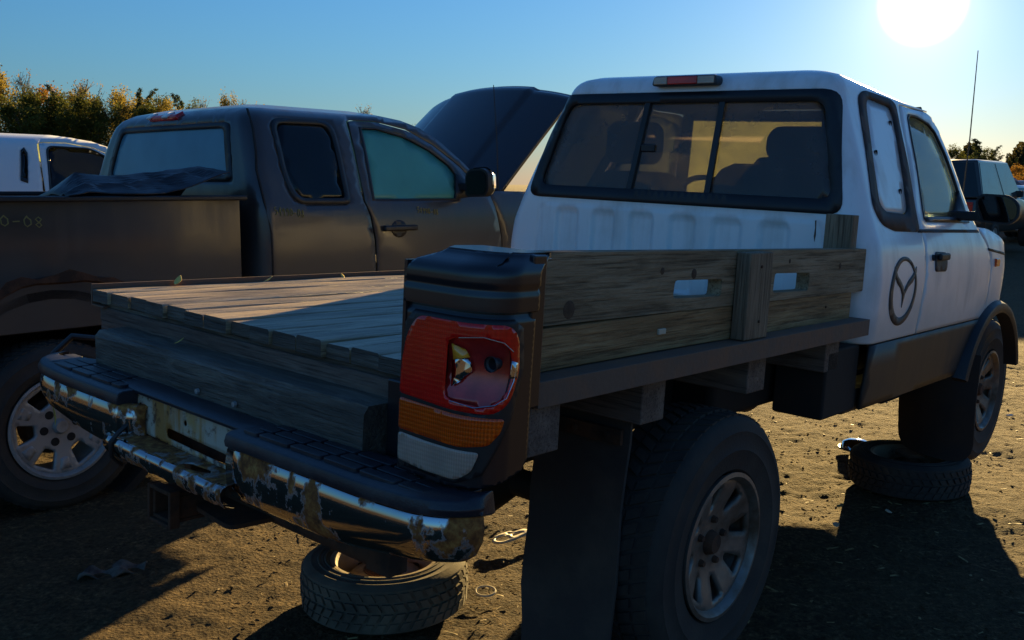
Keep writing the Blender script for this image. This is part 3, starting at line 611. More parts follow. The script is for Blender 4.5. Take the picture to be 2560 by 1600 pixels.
# upper side board with its two hand slots
def boardf(x, z): return (x, -.802, z+ (x+1.85)*-.0125)
bo = rnd([(-1.852, 1.0), (-.002, 1.010), (-.004, 1.154), (-1.85, 1.152)], .006, 3)
obj('side_board', slab(sheet(bo, [rnd([(-1.243, 1.036), (-1.002, 1.033), (-1.0, 1.078), (-1.238, 1.081)], .01, 3), rnd([(-.695, 1.030), (-.45, 1.028), (-.45, 1.083), (-.69, 1.086)], .01, 3)], boardf, .06), (0, .042, 0)), M['board'], truck, label='grey upper side board with two hand slots')
obj('side_board', MB().loft([[(x, y, z0+dz) for y, z0 in ((-.800, .902), (-.762, .902), (-.762, .993), (-.800, .993))] for x, dz in ((-1.84, 0), (-1.2, .001), (-.6, -.003), (-.09, -.006))]), M['board2'], truck, bev=.003, label='brown lower side board')
M['knot'] = plain('wood_knot', (.06, .035, .02), .8, c2=(.11, .07, .04), scale=60)
for kx, kz, kr in ((-1.66, 1.03, .020), (-1.30, 1.105, .009), (-1.15, 1.095, .013), (-.22, 1.10, .010), (-1.80, 1.12, .006), (-.60, 1.12, .007)):
    obj('knot', MB().lathe([(0, -.0016), (kr*.5, -.0014), (kr, 0), (kr, .004)], (kx, -.8022, kz-(kx+1.85)*.0125), 'y', 14), M['knot'], truck)
for kx, kz, yy in ((-1.79, 1.10, -.8025), (-1.79, 1.04, -.8025), (-.87, 1.10, -.8465), (-.86, .95, -.8465), (-1.78, .945, -.8005), (-.30, .95, -.8005)):
    obj('nail_head', MB().lathe([(0, -.003), (.004, -.0025), (.0045, 0), (.0045, .004)], (kx, yy, kz), 'y', 8), M['rust'], truck)
obj('splinter', MB().box(-1.30, -1.268, -.806, -.799, .944, .958), M['bezel'], truck, bev=.002, label='pale torn chip of wood on the lower board')
obj('stake', MB().box(-.935, -.80, -.846, -.8035, .902, 1.138), M['post'], truck, bev=.004)
obj('stake', MB().box(-.11, -.062, -.788, -.692, .90, 1.243), M['post'], truck, bev=.003)
obj('stake', MB().box(-1.80, -1.74, -.76, -.70, .90, 1.12), M['post'], truck, bev=.003)
for x0, x1, z0, y0 in ((-1.862, -1.72, .742, -.842), (-1.352, -1.248, .728, -.805), (-.80, -.69, .73, -.80), (-.26, -.15, .73, -.80)):
    obj('cross_beam', MB().box(x0, x1, y0, .84, z0, .846), M['block'], truck, bev=.004)
obj('end_cap', MB().box(-1.86, -1.80, -.851, -.80, .85, .892), M['rust'], truck, bev=.002)
for y in (-.42, .42): obj('frame_rail', MB().box(-1.86, 1.95, y-.035, y+.035, .56, .70), M['frame'], truck, bev=.006)
obj('fuel_tank', MB().box(-.62, .02, -.60, -.30, .575, .76), M['frame'], truck, bev=.03)
obj('tool_box', MB().box(-.24, .04, -.80, -.62, .565, .80), M['frame'], truck, bev=.01)
obj('rear_axle', MB().tube([(-.944, -.70, .331), (-.944, -.1, .331), (-.944, 0, .331), (-.944, .1, .331), (-.944, .70, .331)], [.045, .045, .13, .045, .045], 14), M['frame'], truck)
mb = MB(); n = 10
mb.loft([[(-1.32+.012*math.sin(i*.7), -.452+.004*math.sin(i*2.1), z), (-1.32+.012*math.sin(i*.7), -.748-.006*math.sin(i*1.3), z), (-1.31+.012*math.sin(i*.7), -.748-.006*math.sin(i*1.3), z), (-1.31+.012*math.sin(i*.7), -.452+.004*math.sin(i*2.1), z)] for i, z in enumerate(np.linspace(.845, .03, n))])
mf = obj('mud_flap', mb, M['flap'], truck, bev=.002)
obj('clamp_strip', MB().box(-1.334, -1.322, -.74, -.46, .66, .70), M['rust'], mf, bev=.002)
for y in (-.70, -.60, -.50): obj('bolt', MB().lathe([(0, -.008), (.008, -.007), (.009, 0)], (-1.334, y, .68), 'x', 8), M['rust'], mf)
# ---- wheels
def tyre_mesh(R, wd, rimr, blocks=58, rows=4, bd=.008):
    mb = MB(); h = wd/2
    prof = [(rimr, -h*.78), (rimr+.012, -h*.92), (R*.72, -h*1.0), (R*.735, -h*1.02), (R*.75, -h*1.0), (R*.86, -h*.985), (R*.872, -h*1.0), (R*.885, -h*.97), (R*.92, -h*.95), (R*.965, -h*.84), (R-bd, -h*.72), (R-bd, h*.72), (R*.965, h*.84), (R*.92, h*.95), (R*.885, h*.97), (R*.872, h*1.0), (R*.86, h*.985), (R*.75, h*1.0), (R*.735, h*1.02), (R*.72, h*1.0), (rimr+.012, h*.92), (rimr, h*.78)]
    mb.lathe(prof, (0, 0, 0), 'y', 64)
    for k in range(blocks):
        for q in range(rows):
            a0 = 2*PI*(k+(.5 if q % 2 else 0))/blocks; a1 = a0+2*PI/blocks*.68
            y0 = -h*.80+q*(1.6*h/rows)+.004; y1 = y0+1.6*h/rows-.009; sk = .05*(1 if q < rows/2 else -1)
            P = []
            for rr_ in (R-bd-.004, R-(.004 if q in (0, rows-1) else 0)):
                for y, s_ in ((y0, 0), (y1, sk)):
                    for a in (a0+s_, a1+s_): P.append((rr_*math.cos(a), y, rr_*math.sin(a)))
            mb.add(P, [(0, 1, 3, 2), (4, 6, 7, 5), (0, 4, 5, 1), (1, 5, 7, 3), (3, 7, 6, 2), (2, 6, 4, 0)])
    return mb
def tear(rc, ac_, ri, ro, wi, wo, n=4, rd=None):
    # a window in a wheel disc, polar coordinates to a rounded polygon
    pts = []
    for rr_, ww in ((ri, wi), (ro, wo)):
        for sgn in ((-1, 1) if rr_ == ri else (1, -1)): pts.append((rr_*math.cos(ac_)-sgn*ww*math.sin(ac_), rr_*math.sin(ac_)+sgn*ww*math.cos(ac_)))
    return rnd(pts, rd or (min(wi, wo)*1.3+.006), n)
def alloy_wheel(name, parent, loc, R, wd, rimr, sgn, holes, mat, dish, hubcol, rot=0, pockets=None, lugs=5, tmat='rubber', lughole=False):
    w_ = empty(name); w_.parent = parent; w_.location = loc; w_.rotation_euler = (0, rot, 0)
    obj('tyre', tyre_mesh(R, wd, rimr+.004), M[tmat], w_)
    o_ = sgn*wd*.5
    mb = MB(); mb.lathe([(rimr+.006, o_*.88), (rimr+.008, o_*.96), (rimr-.004, o_*.98), (rimr-.016, o_*.86), (rimr-.022, o_*.5), (rimr-.03, -o_*.3), (rimr-.02, -o_*.8)], (0, 0, 0), 'y', 64)
    rim_ = obj('rim', mb, mat, w_, angle=60)
    disc = [((rimr-.012)*math.cos(t), (rimr-.012)*math.sin(t)) for t in np.linspace(0, 2*PI, 64, endpoint=False)]
    def df(x, z):
        q = math.hypot(x, z)/rimr; return (x, o_*(.78 - dish*sstep(.92, .35, q) if False else .80-dish*(1-sstep(.3, .95, q))), z)
    d = panel('spoke_disc', disc, holes, df, .016, mat, rim_, .02, outward=(0, sgn, 0))
    for pk in (pockets or []):
        panel('spoke_pocket', pk, [], lambda x, z: (x, df(x, z)[1]+sgn*.0012, z), .02, hubcol, rim_, .004, outward=(0, sgn, 0))
    y_h = o_*(.80-dish)
    obj('hub', MB().lathe([(0, sgn*.022), (.026, sgn*.022), (.032, sgn*.012), (.036, 0), (.036, -sgn*.02)], (0, y_h, 0), 'y', 24), hubcol, w_)
    for k in range(lugs):
        a = 2*PI*k/lugs+.3
        if lughole: obj('lug_hole', MB().lathe([(0, sgn*.003), (.019, sgn*.003), (.021, -sgn*.01)], (.074*math.cos(a), y_h, .074*math.sin(a)), 'y', 14), M['dark_hole'], w_); continue
        obj('lug_nut', MB().lathe([(0, sgn*.014), (.008, sgn*.014), (.011, sgn*.004), (.011, -sgn*.01)], (.066*math.cos(a), y_h, .066*math.sin(a)), 'y', 8), hubcol, w_)
    obj('brake_drum', MB().lathe([(0, 0), (.13, 0), (.14, -sgn*.03), (.14, -sgn*.08)], (0, y_h-sgn*.05, 0), 'y', 32), M['rust'], w_)
    return w_
mh = [tear(0, 2*PI*k/8+.25, .098, .166, .010, .030, rd=.014) for k in range(8)]
alloy_wheel('wheel', truck, (-.944, -.735, .331), .370, .235, .2, -1, mh, M['alloy'], .25, M['rust'], rot=.1)
alloy_wheel('wheel', truck, (WX, -.64, .37), .370, .235, .2, -1, mh, M['alloy'], .25, M['rust'], rot=.5)
lw = alloy_wheel('wheel', truck, (-.944, .735, .331), .370, .235, .2, 1, mh, M['alloy'], .25, M['rust'])
alloy_wheel('wheel', truck, (WX, .64, .37), .370, .235, .2, 1, mh, M['alloy'], .25, M['rust'])
# ---- right rear corner: cut-off bedside with the tail lamp
YL, L1, EA, EB = -.66, .13, .07, .095; L2 = .13
def corner(s, off=0):
    if s <= L1: return (-2.0-off, YL-s)
    if s <= L1+L2:
        t = (s-L1)/L2*PI/2; nx, ny = -math.cos(t), -math.sin(t); return (-1.93-EA*math.cos(t)+off*nx, YL-L1-EB*math.sin(t)+off*ny)
    return (-1.93+(s-L1-L2), YL-L1-EB-off)
def taper(z): return -.012*sstep(.72, 1.0, z)+.02*sstep(1.03, 1.16, z)
def cf(s, z, off=0):
    x, y = corner(s, off)
    if z > 1.035: off2 = .007*sstep(1.043, 1.052, z)-.010*max(0, 1-abs((z-1.043)/.007)); x, y = corner(s, off+off2-.0)
    if z > 1.085: off3 = .007-.008*max(0, 1-abs((z-1.090)/.005)); x, y = corner(s, off+off3)
    if z > 1.11: t = sstep(1.11, 1.158, z); x += .05*t*t; y += .02*t*t if s > .2 else 0; y -= .03*t*t*max(0, 1-s/.1)
    return (x+.02*max(0, z-.9), y, z)
smax = L1+L2+.055
chamber = rnd([(.124, .884), (.195, .872), (.236, .893), (.252, .945), (.240, .985), (.205, 1.004), (.127, .996)], .014, 4)
hs_ = panel('tail_corner', [(-.0, .716), (.10, .712), (.2, .718), (smax-.02, .740), (smax, .76), (smax, 1.157), (.05, 1.157), (.012, 1.135), (0.0, 1.09)], [shr(chamber, 1.14)], cf, .006, M['fender_black'], truck, .006, label='scuffed black cut-off corner of a truck bedside')
mb = MB(); top = [cf(s, 1.157) for s in np.linspace(.05, smax, 14)]
poly = [(p[0], p[1]) for p in top]+[(-1.83, -.875), (-1.83, -.70), (-1.90, -.69)]
obj('top_cap', MB().prism(poly, 1.146, 1.1585, 'z'), M['fender_black'], hs_, bev=.005)
obj('inner_return', MB().box(-2.0, -1.86, YL-.004, YL+.004, .716, 1.13), M['fender_black'], hs_)
obj('front_edge', MB().box(-1.885, -1.845, -.884, -.80, .86, 1.155), M['fender_black'], hs_, bev=.004)
lamp = panel('tail_lamp', [(.0, .726), (.15, .722), (.20, .745), (.262, .86), (.285, .95), (.277, 1.02), (.25, 1.038), (.03, 1.038), (.006, 1.01)], [shr(chamber, 1.14), ], lambda s, z: cf(s, z, .004), .012, M['black_plastic'], truck, .006, label='tail lamp with smashed red lens above amber and clear lenses')
jag = [(p[0]+.0015*math.sin(i*2.3), p[1]+.0015*math.cos(i*3.1)) for i, p in enumerate(chamber)]
panel('red_lens', rnd([(.004, .871), (.12, .864), (.215, .861), (.248, .885), (.268, .94), (.262, 1.005), (.236, 1.028), (.045, 1.029), (.016, .99), (.006, .93)], [.008, .01, .02, .02, .02, .02, .015, .02, .03, .02], 5), [jag], lambda s, z: cf(s, z, .008), .007, M['red_lens'], lamp, .003, label='glossy red lens with a hole smashed in its outer half')
# reflector bowl behind the hole
def bowl(s, z):
    u = (s-.19)/.075; v = (z-.945)/.09; d = .032*max(0, 1-.72*(u*u+v*v)); x, y, zz = cf(s, z, .003); return (x+d*1.1, y+d*.15, zz)
panel('reflector', shr(chamber, 1.12), [], bowl, .012, M['red_mirror'], lamp, .004)
panel('reflector_facet', [(.126, .955), (.156, .957), (.160, .935), (.13, .905)], [], lambda s, z: (lambda p: (p[0]-.012, p[1]-.006, p[2]))(bowl(s, z)), .02, M['chrome_clean'], lamp, .003, label='bare bright metal facet inside the broken lamp')
bx = bowl(.205, .955)
obj('bulb_socket', MB().lathe([(0, .0), (.008, .0), (.011, -.005), (.011, -.018), (.015, -.02), (.015, -.026)], (bx[0]-.01, bx[1]-.005, bx[2]), 'x', 20), M['grey_plastic'], lamp)
panel('bulb_glow', [(.128, .985), (.150, .975), (.156, .962), (.130, .955)], [], lambda s, z: (lambda p: (p[0]-.013, p[1]-.006, p[2]))(bowl(s, z)), .02, M['bulb_glow'], lamp, .004)  # flat amber facet: the bulb's orange glow put in as colour
obj('broken_rim', MB().tube([cf(s, z, .012) for s, z in ((.253, .955), (.250, .925), (.236, .893), (.215, .880), (.180, .873), (.140, .880))], .0013, 6), M['chrome_clean'], lamp)
obj('broken_rim', MB().tube([cf(s, z, .012) for s, z in ((.150, 1.0), (.19, 1.005), (.225, .996), (.244, .98))], .001, 6), M['clear_lens'], lamp)
panel('chrome_tab', [(.240, .930), (.256, .930), (.257, .958), (.242, .963)], [], lambda s, z: cf(s, z, .013), .01, M['chrome_clean'], lamp, .003)
panel('amber_lens', rnd([(.004, .800), (.16, .795), (.208, .803), (.230, .828), (.237, .853), (.12, .857), (.004, .862)], .008, 4), [], lambda s, z: cf(s, z, .008), .007, M['amber_lens'], lamp, .003)
panel('clear_lens', rnd([(.005, .738), (.08, .731), (.155, .731), (.180, .750), (.193, .788), (.08, .789), (.004, .793)], .008, 4), [], lambda s, z: cf(s, z, .008), .007, M['clear_lens'], lamp, .003)
# ---- rear bumper
bmp = empty('rear_bumper'); bmp.parent = truck; bmp['label'] = 'step bumper with black tread pads and rusted-through chrome'
def bpath(y):
    a = abs(y); d = 0 if a < .74 else .09*(1-math.sqrt(max(0, 1-((a-.74)/.135)**2))); return -2.07+.02*sstep(.2, .5, a)*0+d
def chrome_side(sg):
    ys = list(np.linspace(.17 if sg < 0 else .33, .74, 14))+[.74+.135*math.sin(t) for t in np.linspace(.15, PI/2, 12)]
    rings = []
    for a in ys:
        x = bpath(a); lo = .528+.045*sstep(.45, .9, a); hi = .666+.012*sstep(.6, .9, a)
        nx = -1 if a < .74 else -math.cos(math.asin(min(1, (a-.74)/.135))); ny = 0 if a < .74 else (a-.74)/.135
        prof = [(-.022, hi), (-.006, hi-.002), (0, hi-.010), (.004, hi-.04), (.0, lo+.045), (-.014, lo+.016), (-.035, lo), (-.05, lo+.006)]
        rings.append([(x+nx*o, sg*(a+ny*o), z) for o, z in prof])
    mb = MB(); mb.loft(rings, False)
    # inner end wall running back to the plate recess
    e = rings[0]; mb.loft([e, [(x+.05, y+(.03 if sg < 0 else -.05), z-.004) for x, y, z in e]], False)
    obj('chrome_shell', mb, M['chrome'], bmp, solid=.003, angle=60)
    # black top cover
    rg = []
    for a in [ys[0]-.004]+ys:
        x = bpath(a); hi = .664+.012*sstep(.6, .9, a); up = .002*math.sin(a*9)
        dp = .16-.125*sstep(.70, .875, a)
        rg.append([(min(x+dp, -1.90), sg*a, hi-.01), (x+.0-.004, sg*(a+(.004 if a > .74 else 0)), hi-.002), (x-.007, sg*(a+(.007 if a > .8 else 0)), hi+.012), (x-.002, sg*a, hi+.028), (x+.012, sg*(a-.004 if a > .8 else a), hi+.034), (min(x+dp, -1.895), sg*(a-.01 if a > .8 else a), hi+.034+up)])
    mb = MB(); mb.loft(rg); return obj('step_pad', mb, M['pad'], bmp, bev=.004)
for sg in (-1, 1):
    pd = chrome_side(sg)
    y_in = .20 if sg < 0 else .36
    for rI, (xa, xb_) in enumerate(((-2.050, -2.022), (-2.016, -1.985), (-1.979, -1.945))):
        k = 0; y = y_in+.012*rI
        lim = .84-.03*(2-rI)
        while y < lim-.02:
            l = .105 if k else .05; y2 = min(y+l, lim)
            mb = MB().prism(rnd([(xa, sg*y), (xb_, sg*y), (xb_, sg*y2), (xa, sg*y2)], .008, 3), .694, .7065, 'z'); obj('tread', mb, M['pad'], pd, bev=.002)
            y = y2+.008; k += 1
# plate recess: rusted back wall, shelf, torn lip
rw1 = rnd([(-.16, .572), (.47, .592), (.47, .690), (.30, .694), (-.16, .690)], .004, 2)
hole = [(.316+.021*(1+.22*math.sin(5*t))*math.cos(t), .642+.019*(1+.2*math.cos(4*t))*math.sin(t)) for t in np.linspace(0, 2*PI, 20, endpoint=False)]
slot = rnd([(.186, .598), (-.115, .585), (-.115, .612), (.186, .624)], .012, 4)
pl = panel('plate_recess', rw1, [hole, slot, [(.10+.008*math.cos(t), .652+.008*math.sin(t)) for t in np.linspace(0, 2*PI, 10, endpoint=False)]], lambda y, z: (-2.015-.055*sstep(.30, .47, y)+.02*max(0, z-.6), y, z), .012, M['flaking'], bmp, .003, outward=(-1, 0, 0), label='rust-streaked plate recess with a ragged hole')
tear_h = [(.03, -2.058), (.0, -2.072), (-.045, -2.066), (-.075, -2.052), (-.06, -2.040), (-.02, -2.044), (.01, -2.046)]
panel('shelf', [(.36, -2.015), (-.16, -2.010), (-.17, -2.076), (.0, -2.080), (.20, -2.078), (.36, -2.075)], [tear_h], lambda y, x: (x, y, .578+.10*(x+2.02)+.02*y), .012, M['chrome_rust'], bmp, .003, outward=(0, 0, 1))
rg = []
for y in np.linspace(-.175, .37, 26):
    j = .002*math.sin(y*70)+.0015*math.sin(y*160); zt = .572+.02*y
    rg.append([(-2.074, y, zt+.001+j), (-2.084, y, zt-.001), (-2.091, y, zt-.012), (-2.090, y, zt-.030), (-2.078, y, zt-.050+j), (-2.05, y, zt-.056)])
obj('lower_lip', MB().loft(rg, False), M['chrome'], bmp, solid=.002, angle=70)
obj('top_lip', MB().loft([[(x, y, z+.012*y) for x, z in ((-2.012, .684), (-2.028, .686), (-2.030, .696), (-2.012, .702), (-1.94, .702), (-1.94, .684))] for y in np.linspace(-.18, .40, 12)]), M['pad'], bmp, bev=.003)
obj('back_plate', MB().box(-1.96, -1.945, -.75, .75, .56, .66), M['rust'], bmp)
obj('wire', MB().tube([(-2.0, .316, .645), (-2.03, .312, .628), (-2.075, .318, .592), (-2.094, .322, .57), (-2.09, .325, .53), (-2.06, .33, .50)], .006, 7), M['black_plastic'], bmp)
obj('hose', MB().tube([(-1.80, .86, .66), (-1.84, .90, .735), (-1.90, .95, .74), (-1.955, .955, .69), (-1.985, .94, .62), (-1.99, .90, .57), (-1.96, .84, .54)], .010, 8), M['black_plastic'], bmp)
for y, z in ((.135, .72), (-.03, .718)): obj('bolt', MB().lathe([(0, -.008), (.007, -.007), (.008, 0)], (-1.957, y, z+.0), 'x', 8), M['alloy2'], bmp)
ht = obj('hitch_receiver', MB().box(-1.99, -1.70, .205, .300, .352, .362).box(-1.99, -1.70, .205, .300, .425, .435).box(-1.99, -1.70, .205, .215, .362, .425).box(-1.99, -1.70, .290, .300, .362, .425), M['rust'], truck, bev=.004)
obj('collar', MB().box(-2.0, -1.97, .195, .206, .343, .445).box(-2.0, -1.97, .299, .310, .343, .445).box(-2.0, -1.97, .206, .299, .343, .353).box(-2.0, -1.97, .206, .299, .434, .445), M['rust'], ht, bev=.003)
obj('cross_tube', MB().tube([(-1.80, -.42, .40), (-1.80, .60, .40)], .032, 10), M['rust'], ht)
obj('chain_plate', MB().prism(rnd([(-1.95, .0), (-1.80, -.02), (-1.80, .20), (-1.93, .20)], .03), .385, .397, 'z'), M['rust'], ht)
for y in (-.42, .42): obj('hanger', MB().box(-1.83, -1.77, y-.04, y+.04, .37, .58), M['rust'], ht, bev=.004)
# ---------------------------------------------------------------- full-size extended-cab pickups (frame: x forward, y left, z up, cab back at x = 0)
gW = spl([.3, .5, .8, 1.1, 1.3, 1.37, 1.45, 1.75, 1.83, 1.875, 1.90], [.93, .955, .975, .98, .97, .95, .92, .79, .735, .64, .52])
gX = spl([.3, 1.40, 1.5, 1.77, 1.83, 1.875, 1.90], [.02, .02, .035, .09, .125, .20, .31]); GR = .11
def gcab(U, z, off=0):
    if U < -1: x, y, zz = gcab(-2-U, z, off); return (x, -y, zz)
    wd = gW(z)-off; xb = gX(z)+off
    if U <= 0: y = -(wd-GR)*(1+U); x = xb+.03*(y/.8)**2
    elif U < .2: th = U/.2*PI/2; y = -(wd-GR)-GR*math.sin(th); x = xb+GR-GR*math.cos(th)+.03*((wd-GR)/.8)**2*(1-U/.2)
    else: x = xb+GR+(U-.2); y = -wd
    return (x, y, z)
def gUs(x, z): return .2+x-(gX(z)+GR)
def gUb(y, z): return -1-y/(gW(z)-GR)
def gback(y, z, off=0):
    p = gcab(gUb(-abs(y), z), z, off); return (p[0], p[1] if y <= 0 else -p[1], p[2])
GB = [(.825, .52), (.82, .9), (.808, 1.138), (.784, 1.27), (.752, 1.359), (.765, 1.55), (.785, 1.747), (.80, 1.82)]
PIL_LO = [(.836, 1.834), (1.03, 1.837), (1.25, 1.797), (1.44, 1.707), (1.62, 1.577), (1.72, 1.475), (1.80, 1.415)]
PIL_UP = [(1.87, 1.415), (1.76, 1.50), (1.66, 1.60), (1.50, 1.735), (1.37, 1.81), (1.26, 1.852), (1.12, 1.88), (1.0, 1.90)]
QS = rnd([(.258, 1.812), (.688, 1.818), (.655, 1.349), (.278, 1.352), (.243, 1.50)], [.07, .08, .03, .07, .10], 6)
QG = rnd([(.285, 1.790), (.658, 1.796), (.628, 1.380), (.302, 1.382), (.268, 1.51)], [.06, .07, .03, .06, .10], 6)
GD = [(x+.014, z) for x, z in GB]+[(.836, 1.824), (1.03, 1.827), (1.25, 1.787), (1.44, 1.697), (1.62, 1.566), (1.715, 1.467), (1.79, 1.412), (1.822, 1.404), (1.861, 1.28), (1.90, 1.107), (1.915, .85), (1.915, .52)]
GG = [(.832, 1.372), (.855, 1.55), (.885, 1.787), (1.007, 1.789), (1.217, 1.746), (1.387, 1.672), (1.53, 1.575), (1.565, 1.524), (1.535, 1.43), (1.50, 1.37)]
DIG = {'5': [[(.9, 1), (.2, 1), (.15, .55), (.6, .62), (.85, .35), (.6, .05), (.1, .1)]], '4': [[(.6, 0), (.7, 1)], [(.7, 1), (.1, .4), (.95, .42)]], '9': [[(.85, .75), (.5, .98), (.15, .75), (.4, .5), (.82, .68), (.85, .75), (.75, .35), (.6, 0)]],
       '0': [[(.5, 1), (.15, .7), (.15, .3), (.5, .02), (.85, .3), (.85, .7), (.5, 1)]], '-': [[(.1, .45), (.9, .5)]], '8': [[(.5, .52), (.2, .75), (.5, 1), (.8, .75), (.5, .52), (.15, .25), (.5, 0), (.85, .25), (.5, .52)]], '6': [[(.8, .95), (.3, .6), (.15, .25), (.5, .02), (.8, .25), (.5, .5), (.2, .35)]]}
QS0, QG0 = QS, QG
GG0 = GG
def fullsize(name, Mw, label, pm, detail=True, hood_up=True, rearglass='frost_blue', doorglass='frost_teal'):
    t = empty(name, Mw, label, 'pickup truck')
    QS = QS0 if detail else [(.60, 1.52), (.65, 1.50), (.70, 1.74), (.685, 1.785), (.655, 1.76)]; QG = QG0 if detail else shr(QS, .8)
    GG = GG0 if detail else rnd([(.80, 1.362), (.865, 1.80), (1.22, 1.79), (1.48, 1.63), (1.52, 1.372)], .06, 5)
    UR = [(gUs(x, z), z) for x, z in GB+PIL_LO+PIL_UP]
    outl = UR+[(-2-u, z) for u, z in UR[::-1]]
    rwp = rnd([(-.70, 1.47), (.70, 1.47), (.605, 1.785), (-.605, 1.785)], .05, 5)
    qh = [(gUs(x, z), z) for x, z in dens(shr(QS, .98), .04)]
    panel('cab_body', outl, [[(gUb(y, z), z) for y, z in dens(rwp, .05)], qh, [(-2-u, z) for u, z in qh]], gcab, .035, pm, t, .006)
    rm = [gcab(u, 1.90) for u in np.linspace(gUs(1.0, 1.9), -2-gUs(1.0, 1.9), 60)]
    panel('roof', [(p[0], p[1]) for p in rm], [], lambda x, y: (x, y, 1.90+.014*max(0, 1-(y/.52)**2)*sstep(.3, .5, x)*(1-sstep(.85, 1.0, x))), .07, pm, t, .006, outward=(0, 0, 1))
    rw_ = panel('rear_window', shr(rwp, 1.005), [], lambda y, z: gback(y, z, .008), .08, M[rearglass], t, .004, outward=(-1, 0, 0))
    panel('frame', shr(rwp, 1.012), [rnd([(-.655, 1.50), (.655, 1.50), (.57, 1.757), (-.57, 1.757)], .04, 5)], lambda y, z: gback(y, z, -.003), .04, M['black_plastic'], rw_, .012, outward=(-1, 0, 0))
    bl_ = panel('third_brake_light', rnd([(-.06, 1.836), (.25, 1.836), (.24, 1.872), (-.05, 1.872)], .01), [], lambda y, z: gback(y, z, -.03), .03, M['red_smooth'], t, .04, outward=(-1, 0, 0))
    for y0, y1 in ((.205, .245), (.02, .075)): panel('clear_lens', [(y0, 1.838), (y1, 1.838), (y1-.004, 1.870), (y0, 1.870)], [], lambda y, z: gback(y, z, -.042), .03, M['white2'], bl_, .012, outward=(-1, 0, 0))
    for sg in (-1, 1):
        sf = lambda x, z, o=0: (x, sg*(gW(z)+o), z); outw = (0, sg, 0)
        q = panel('quarter_window', QS, [QG], lambda x, z: sf(x, z, .005), .04, M['black_plastic'], t, .02, outward=outw)
        panel('pane', shr(QG, 1.01), [], lambda x, z: sf(x, z, -.006), .06, M['dark_glass'] if detail else M['dark_glass'], q, .004, outward=outw)
        d_ = panel('door', GD, [GG], sf, .05, pm, t, .012, outward=outw)
        panel('window_glass', shr(GG, 1.015), [], lambda x, z: sf(x, z, -.014), .08, M[doorglass], d_, .004, outward=outw)
        panel('window_seal', shr(GG, 1.03), [shr(GG, .985)], lambda x, z: sf(x, z, .002), .04, M['black_plastic'], d_, .012, outward=outw)
        panel('mirror_sail', [(1.50, 1.372), (1.76, 1.395), (1.70, 1.45), (1.56, 1.53)], [], lambda x, z: sf(x, z, .006), .06, M['black_plastic'], d_, .01, outward=outw)
        hb = panel('handle', [(1.0+.062*math.cos(a), 1.198+.052*math.sin(a)) for a in np.linspace(0, 2*PI, 18, endpoint=False)], [], lambda x, z: sf(x, z, .002), .02, M['black_plastic'], d_, .01, outward=outw)
        obj('handle_pull', MB().box(.868, 1.13, sg*.975, sg*1.012, 1.186, 1.220), M['black_plastic'], hb, bev=.012, seg=3)
        # bed side with its wheel arch
        bx_, bz_, br_ = -1.003, .42, .60
        am = [(bx_+br_*(1.0+.012*math.sin(5*a))*math.cos(a), bz_+br_*(1.02+.015*math.sin(11*a))*math.sin(a)) for a in np.linspace(math.radians(8), math.radians(172), 26)]
        bs_ = panel('bed_side', [(-.026, .50), (-.026, 1.385), (-2.02, 1.385), (-2.02, .55), (am[-1][0]-.02, .5)]+am[::-1]+[(am[0][0]+.01, .5)], [], lambda x, z: (x, sg*(gW(z)+.016*sstep(.78, .55, math.hypot(x-bx_, z-bz_)) if False else sg*1*(gW(z)) if False else sg*(gW(z)+.03*(1-sstep(.60, .82, math.hypot(x-bx_, z-bz_))))), z), .04, pm, t, .006, outward=outw)
        if detail:
            mb = MB(); mb.loft([[(p[0]*1.0, sg*(gW(p[1])+.028+o), p[1]+dz) for o, dz in ((.006, .0), (.006, .035+.02*math.sin(i*1.7)), (-.012, .02), (-.012, -.01))] for i, p in enumerate(am)])
            obj('rusted_arch_lip', mb, M['rust'], bs_)
        obj('rail_cap', MB().box(-2.02, -.02, sg*.885, sg*.966, 1.372, 1.397), M['black_plastic'] if detail else pm, bs_, bev=.008)
        obj('bed_inner_wall', MB().box(-2.0, -.03, sg*.80, sg*.90, .80, 1.372), pm, t)
        obj('wheel_house', MB().lathe([(.52, -.1), (.56, -.1), (.56, .2), (.52, .2)], (bx_, sg*.80, bz_), 'y', 32, closed=True), M['frame'], t)
        fo = [(1.925, .52), (1.925, .85), (1.91, 1.107), (1.871, 1.28), (1.832, 1.404), (1.90, 1.42), (2.5, 1.41), (3.0, 1.37), (3.25, 1.30), (3.30, 1.0), (3.02, .96)]+[(2.68+.52*math.cos(a), .44+.54*math.sin(a)) for a in np.linspace(math.radians(62), math.radians(172), 16)]+[(2.15, .52)]
        panel('front_fender', fo, [], lambda x, z: (x, sg*(gW(z)-.05*sstep(2.9, 3.35, x)), z), .07, pm, t, .006, outward=outw)
        obj('inner_fender', MB().box(1.95, 3.2, sg*.62, sg*.66, .9, 1.36), M['frame'], t)
        mo = MB(); pr = rnd([(1.02, 1.385), (1.19, 1.39), (1.215, 1.43), (1.21, 1.53), (1.17, 1.56), (1.05, 1.555), (1.015, 1.52)], .02, 3)
        mo.loft([[(1.52, sg*y, z) for y, z in pr], [(1.56, sg*(1.115+(y-1.115)*1.03), 1.47+(z-1.47)*1.03) for y, z in pr], [(1.60, sg*(1.11+(y-1.11)*.85), 1.47+(z-1.47)*.85) for y, z in pr], [(1.625, sg*(1.10+(y-1.11)*.45), 1.47+(z-1.47)*.45) for y, z in pr]])
        mr_ = obj('side_mirror', mo, M['black_plastic'], t)
        obj('mirror_glass', MB().prism([(sg*(1.115+(y-1.115)*.85), 1.47+(z-1.47)*.85) for y, z in pr], 1.514, 1.521, 'x'), M['dark_glass'], mr_)
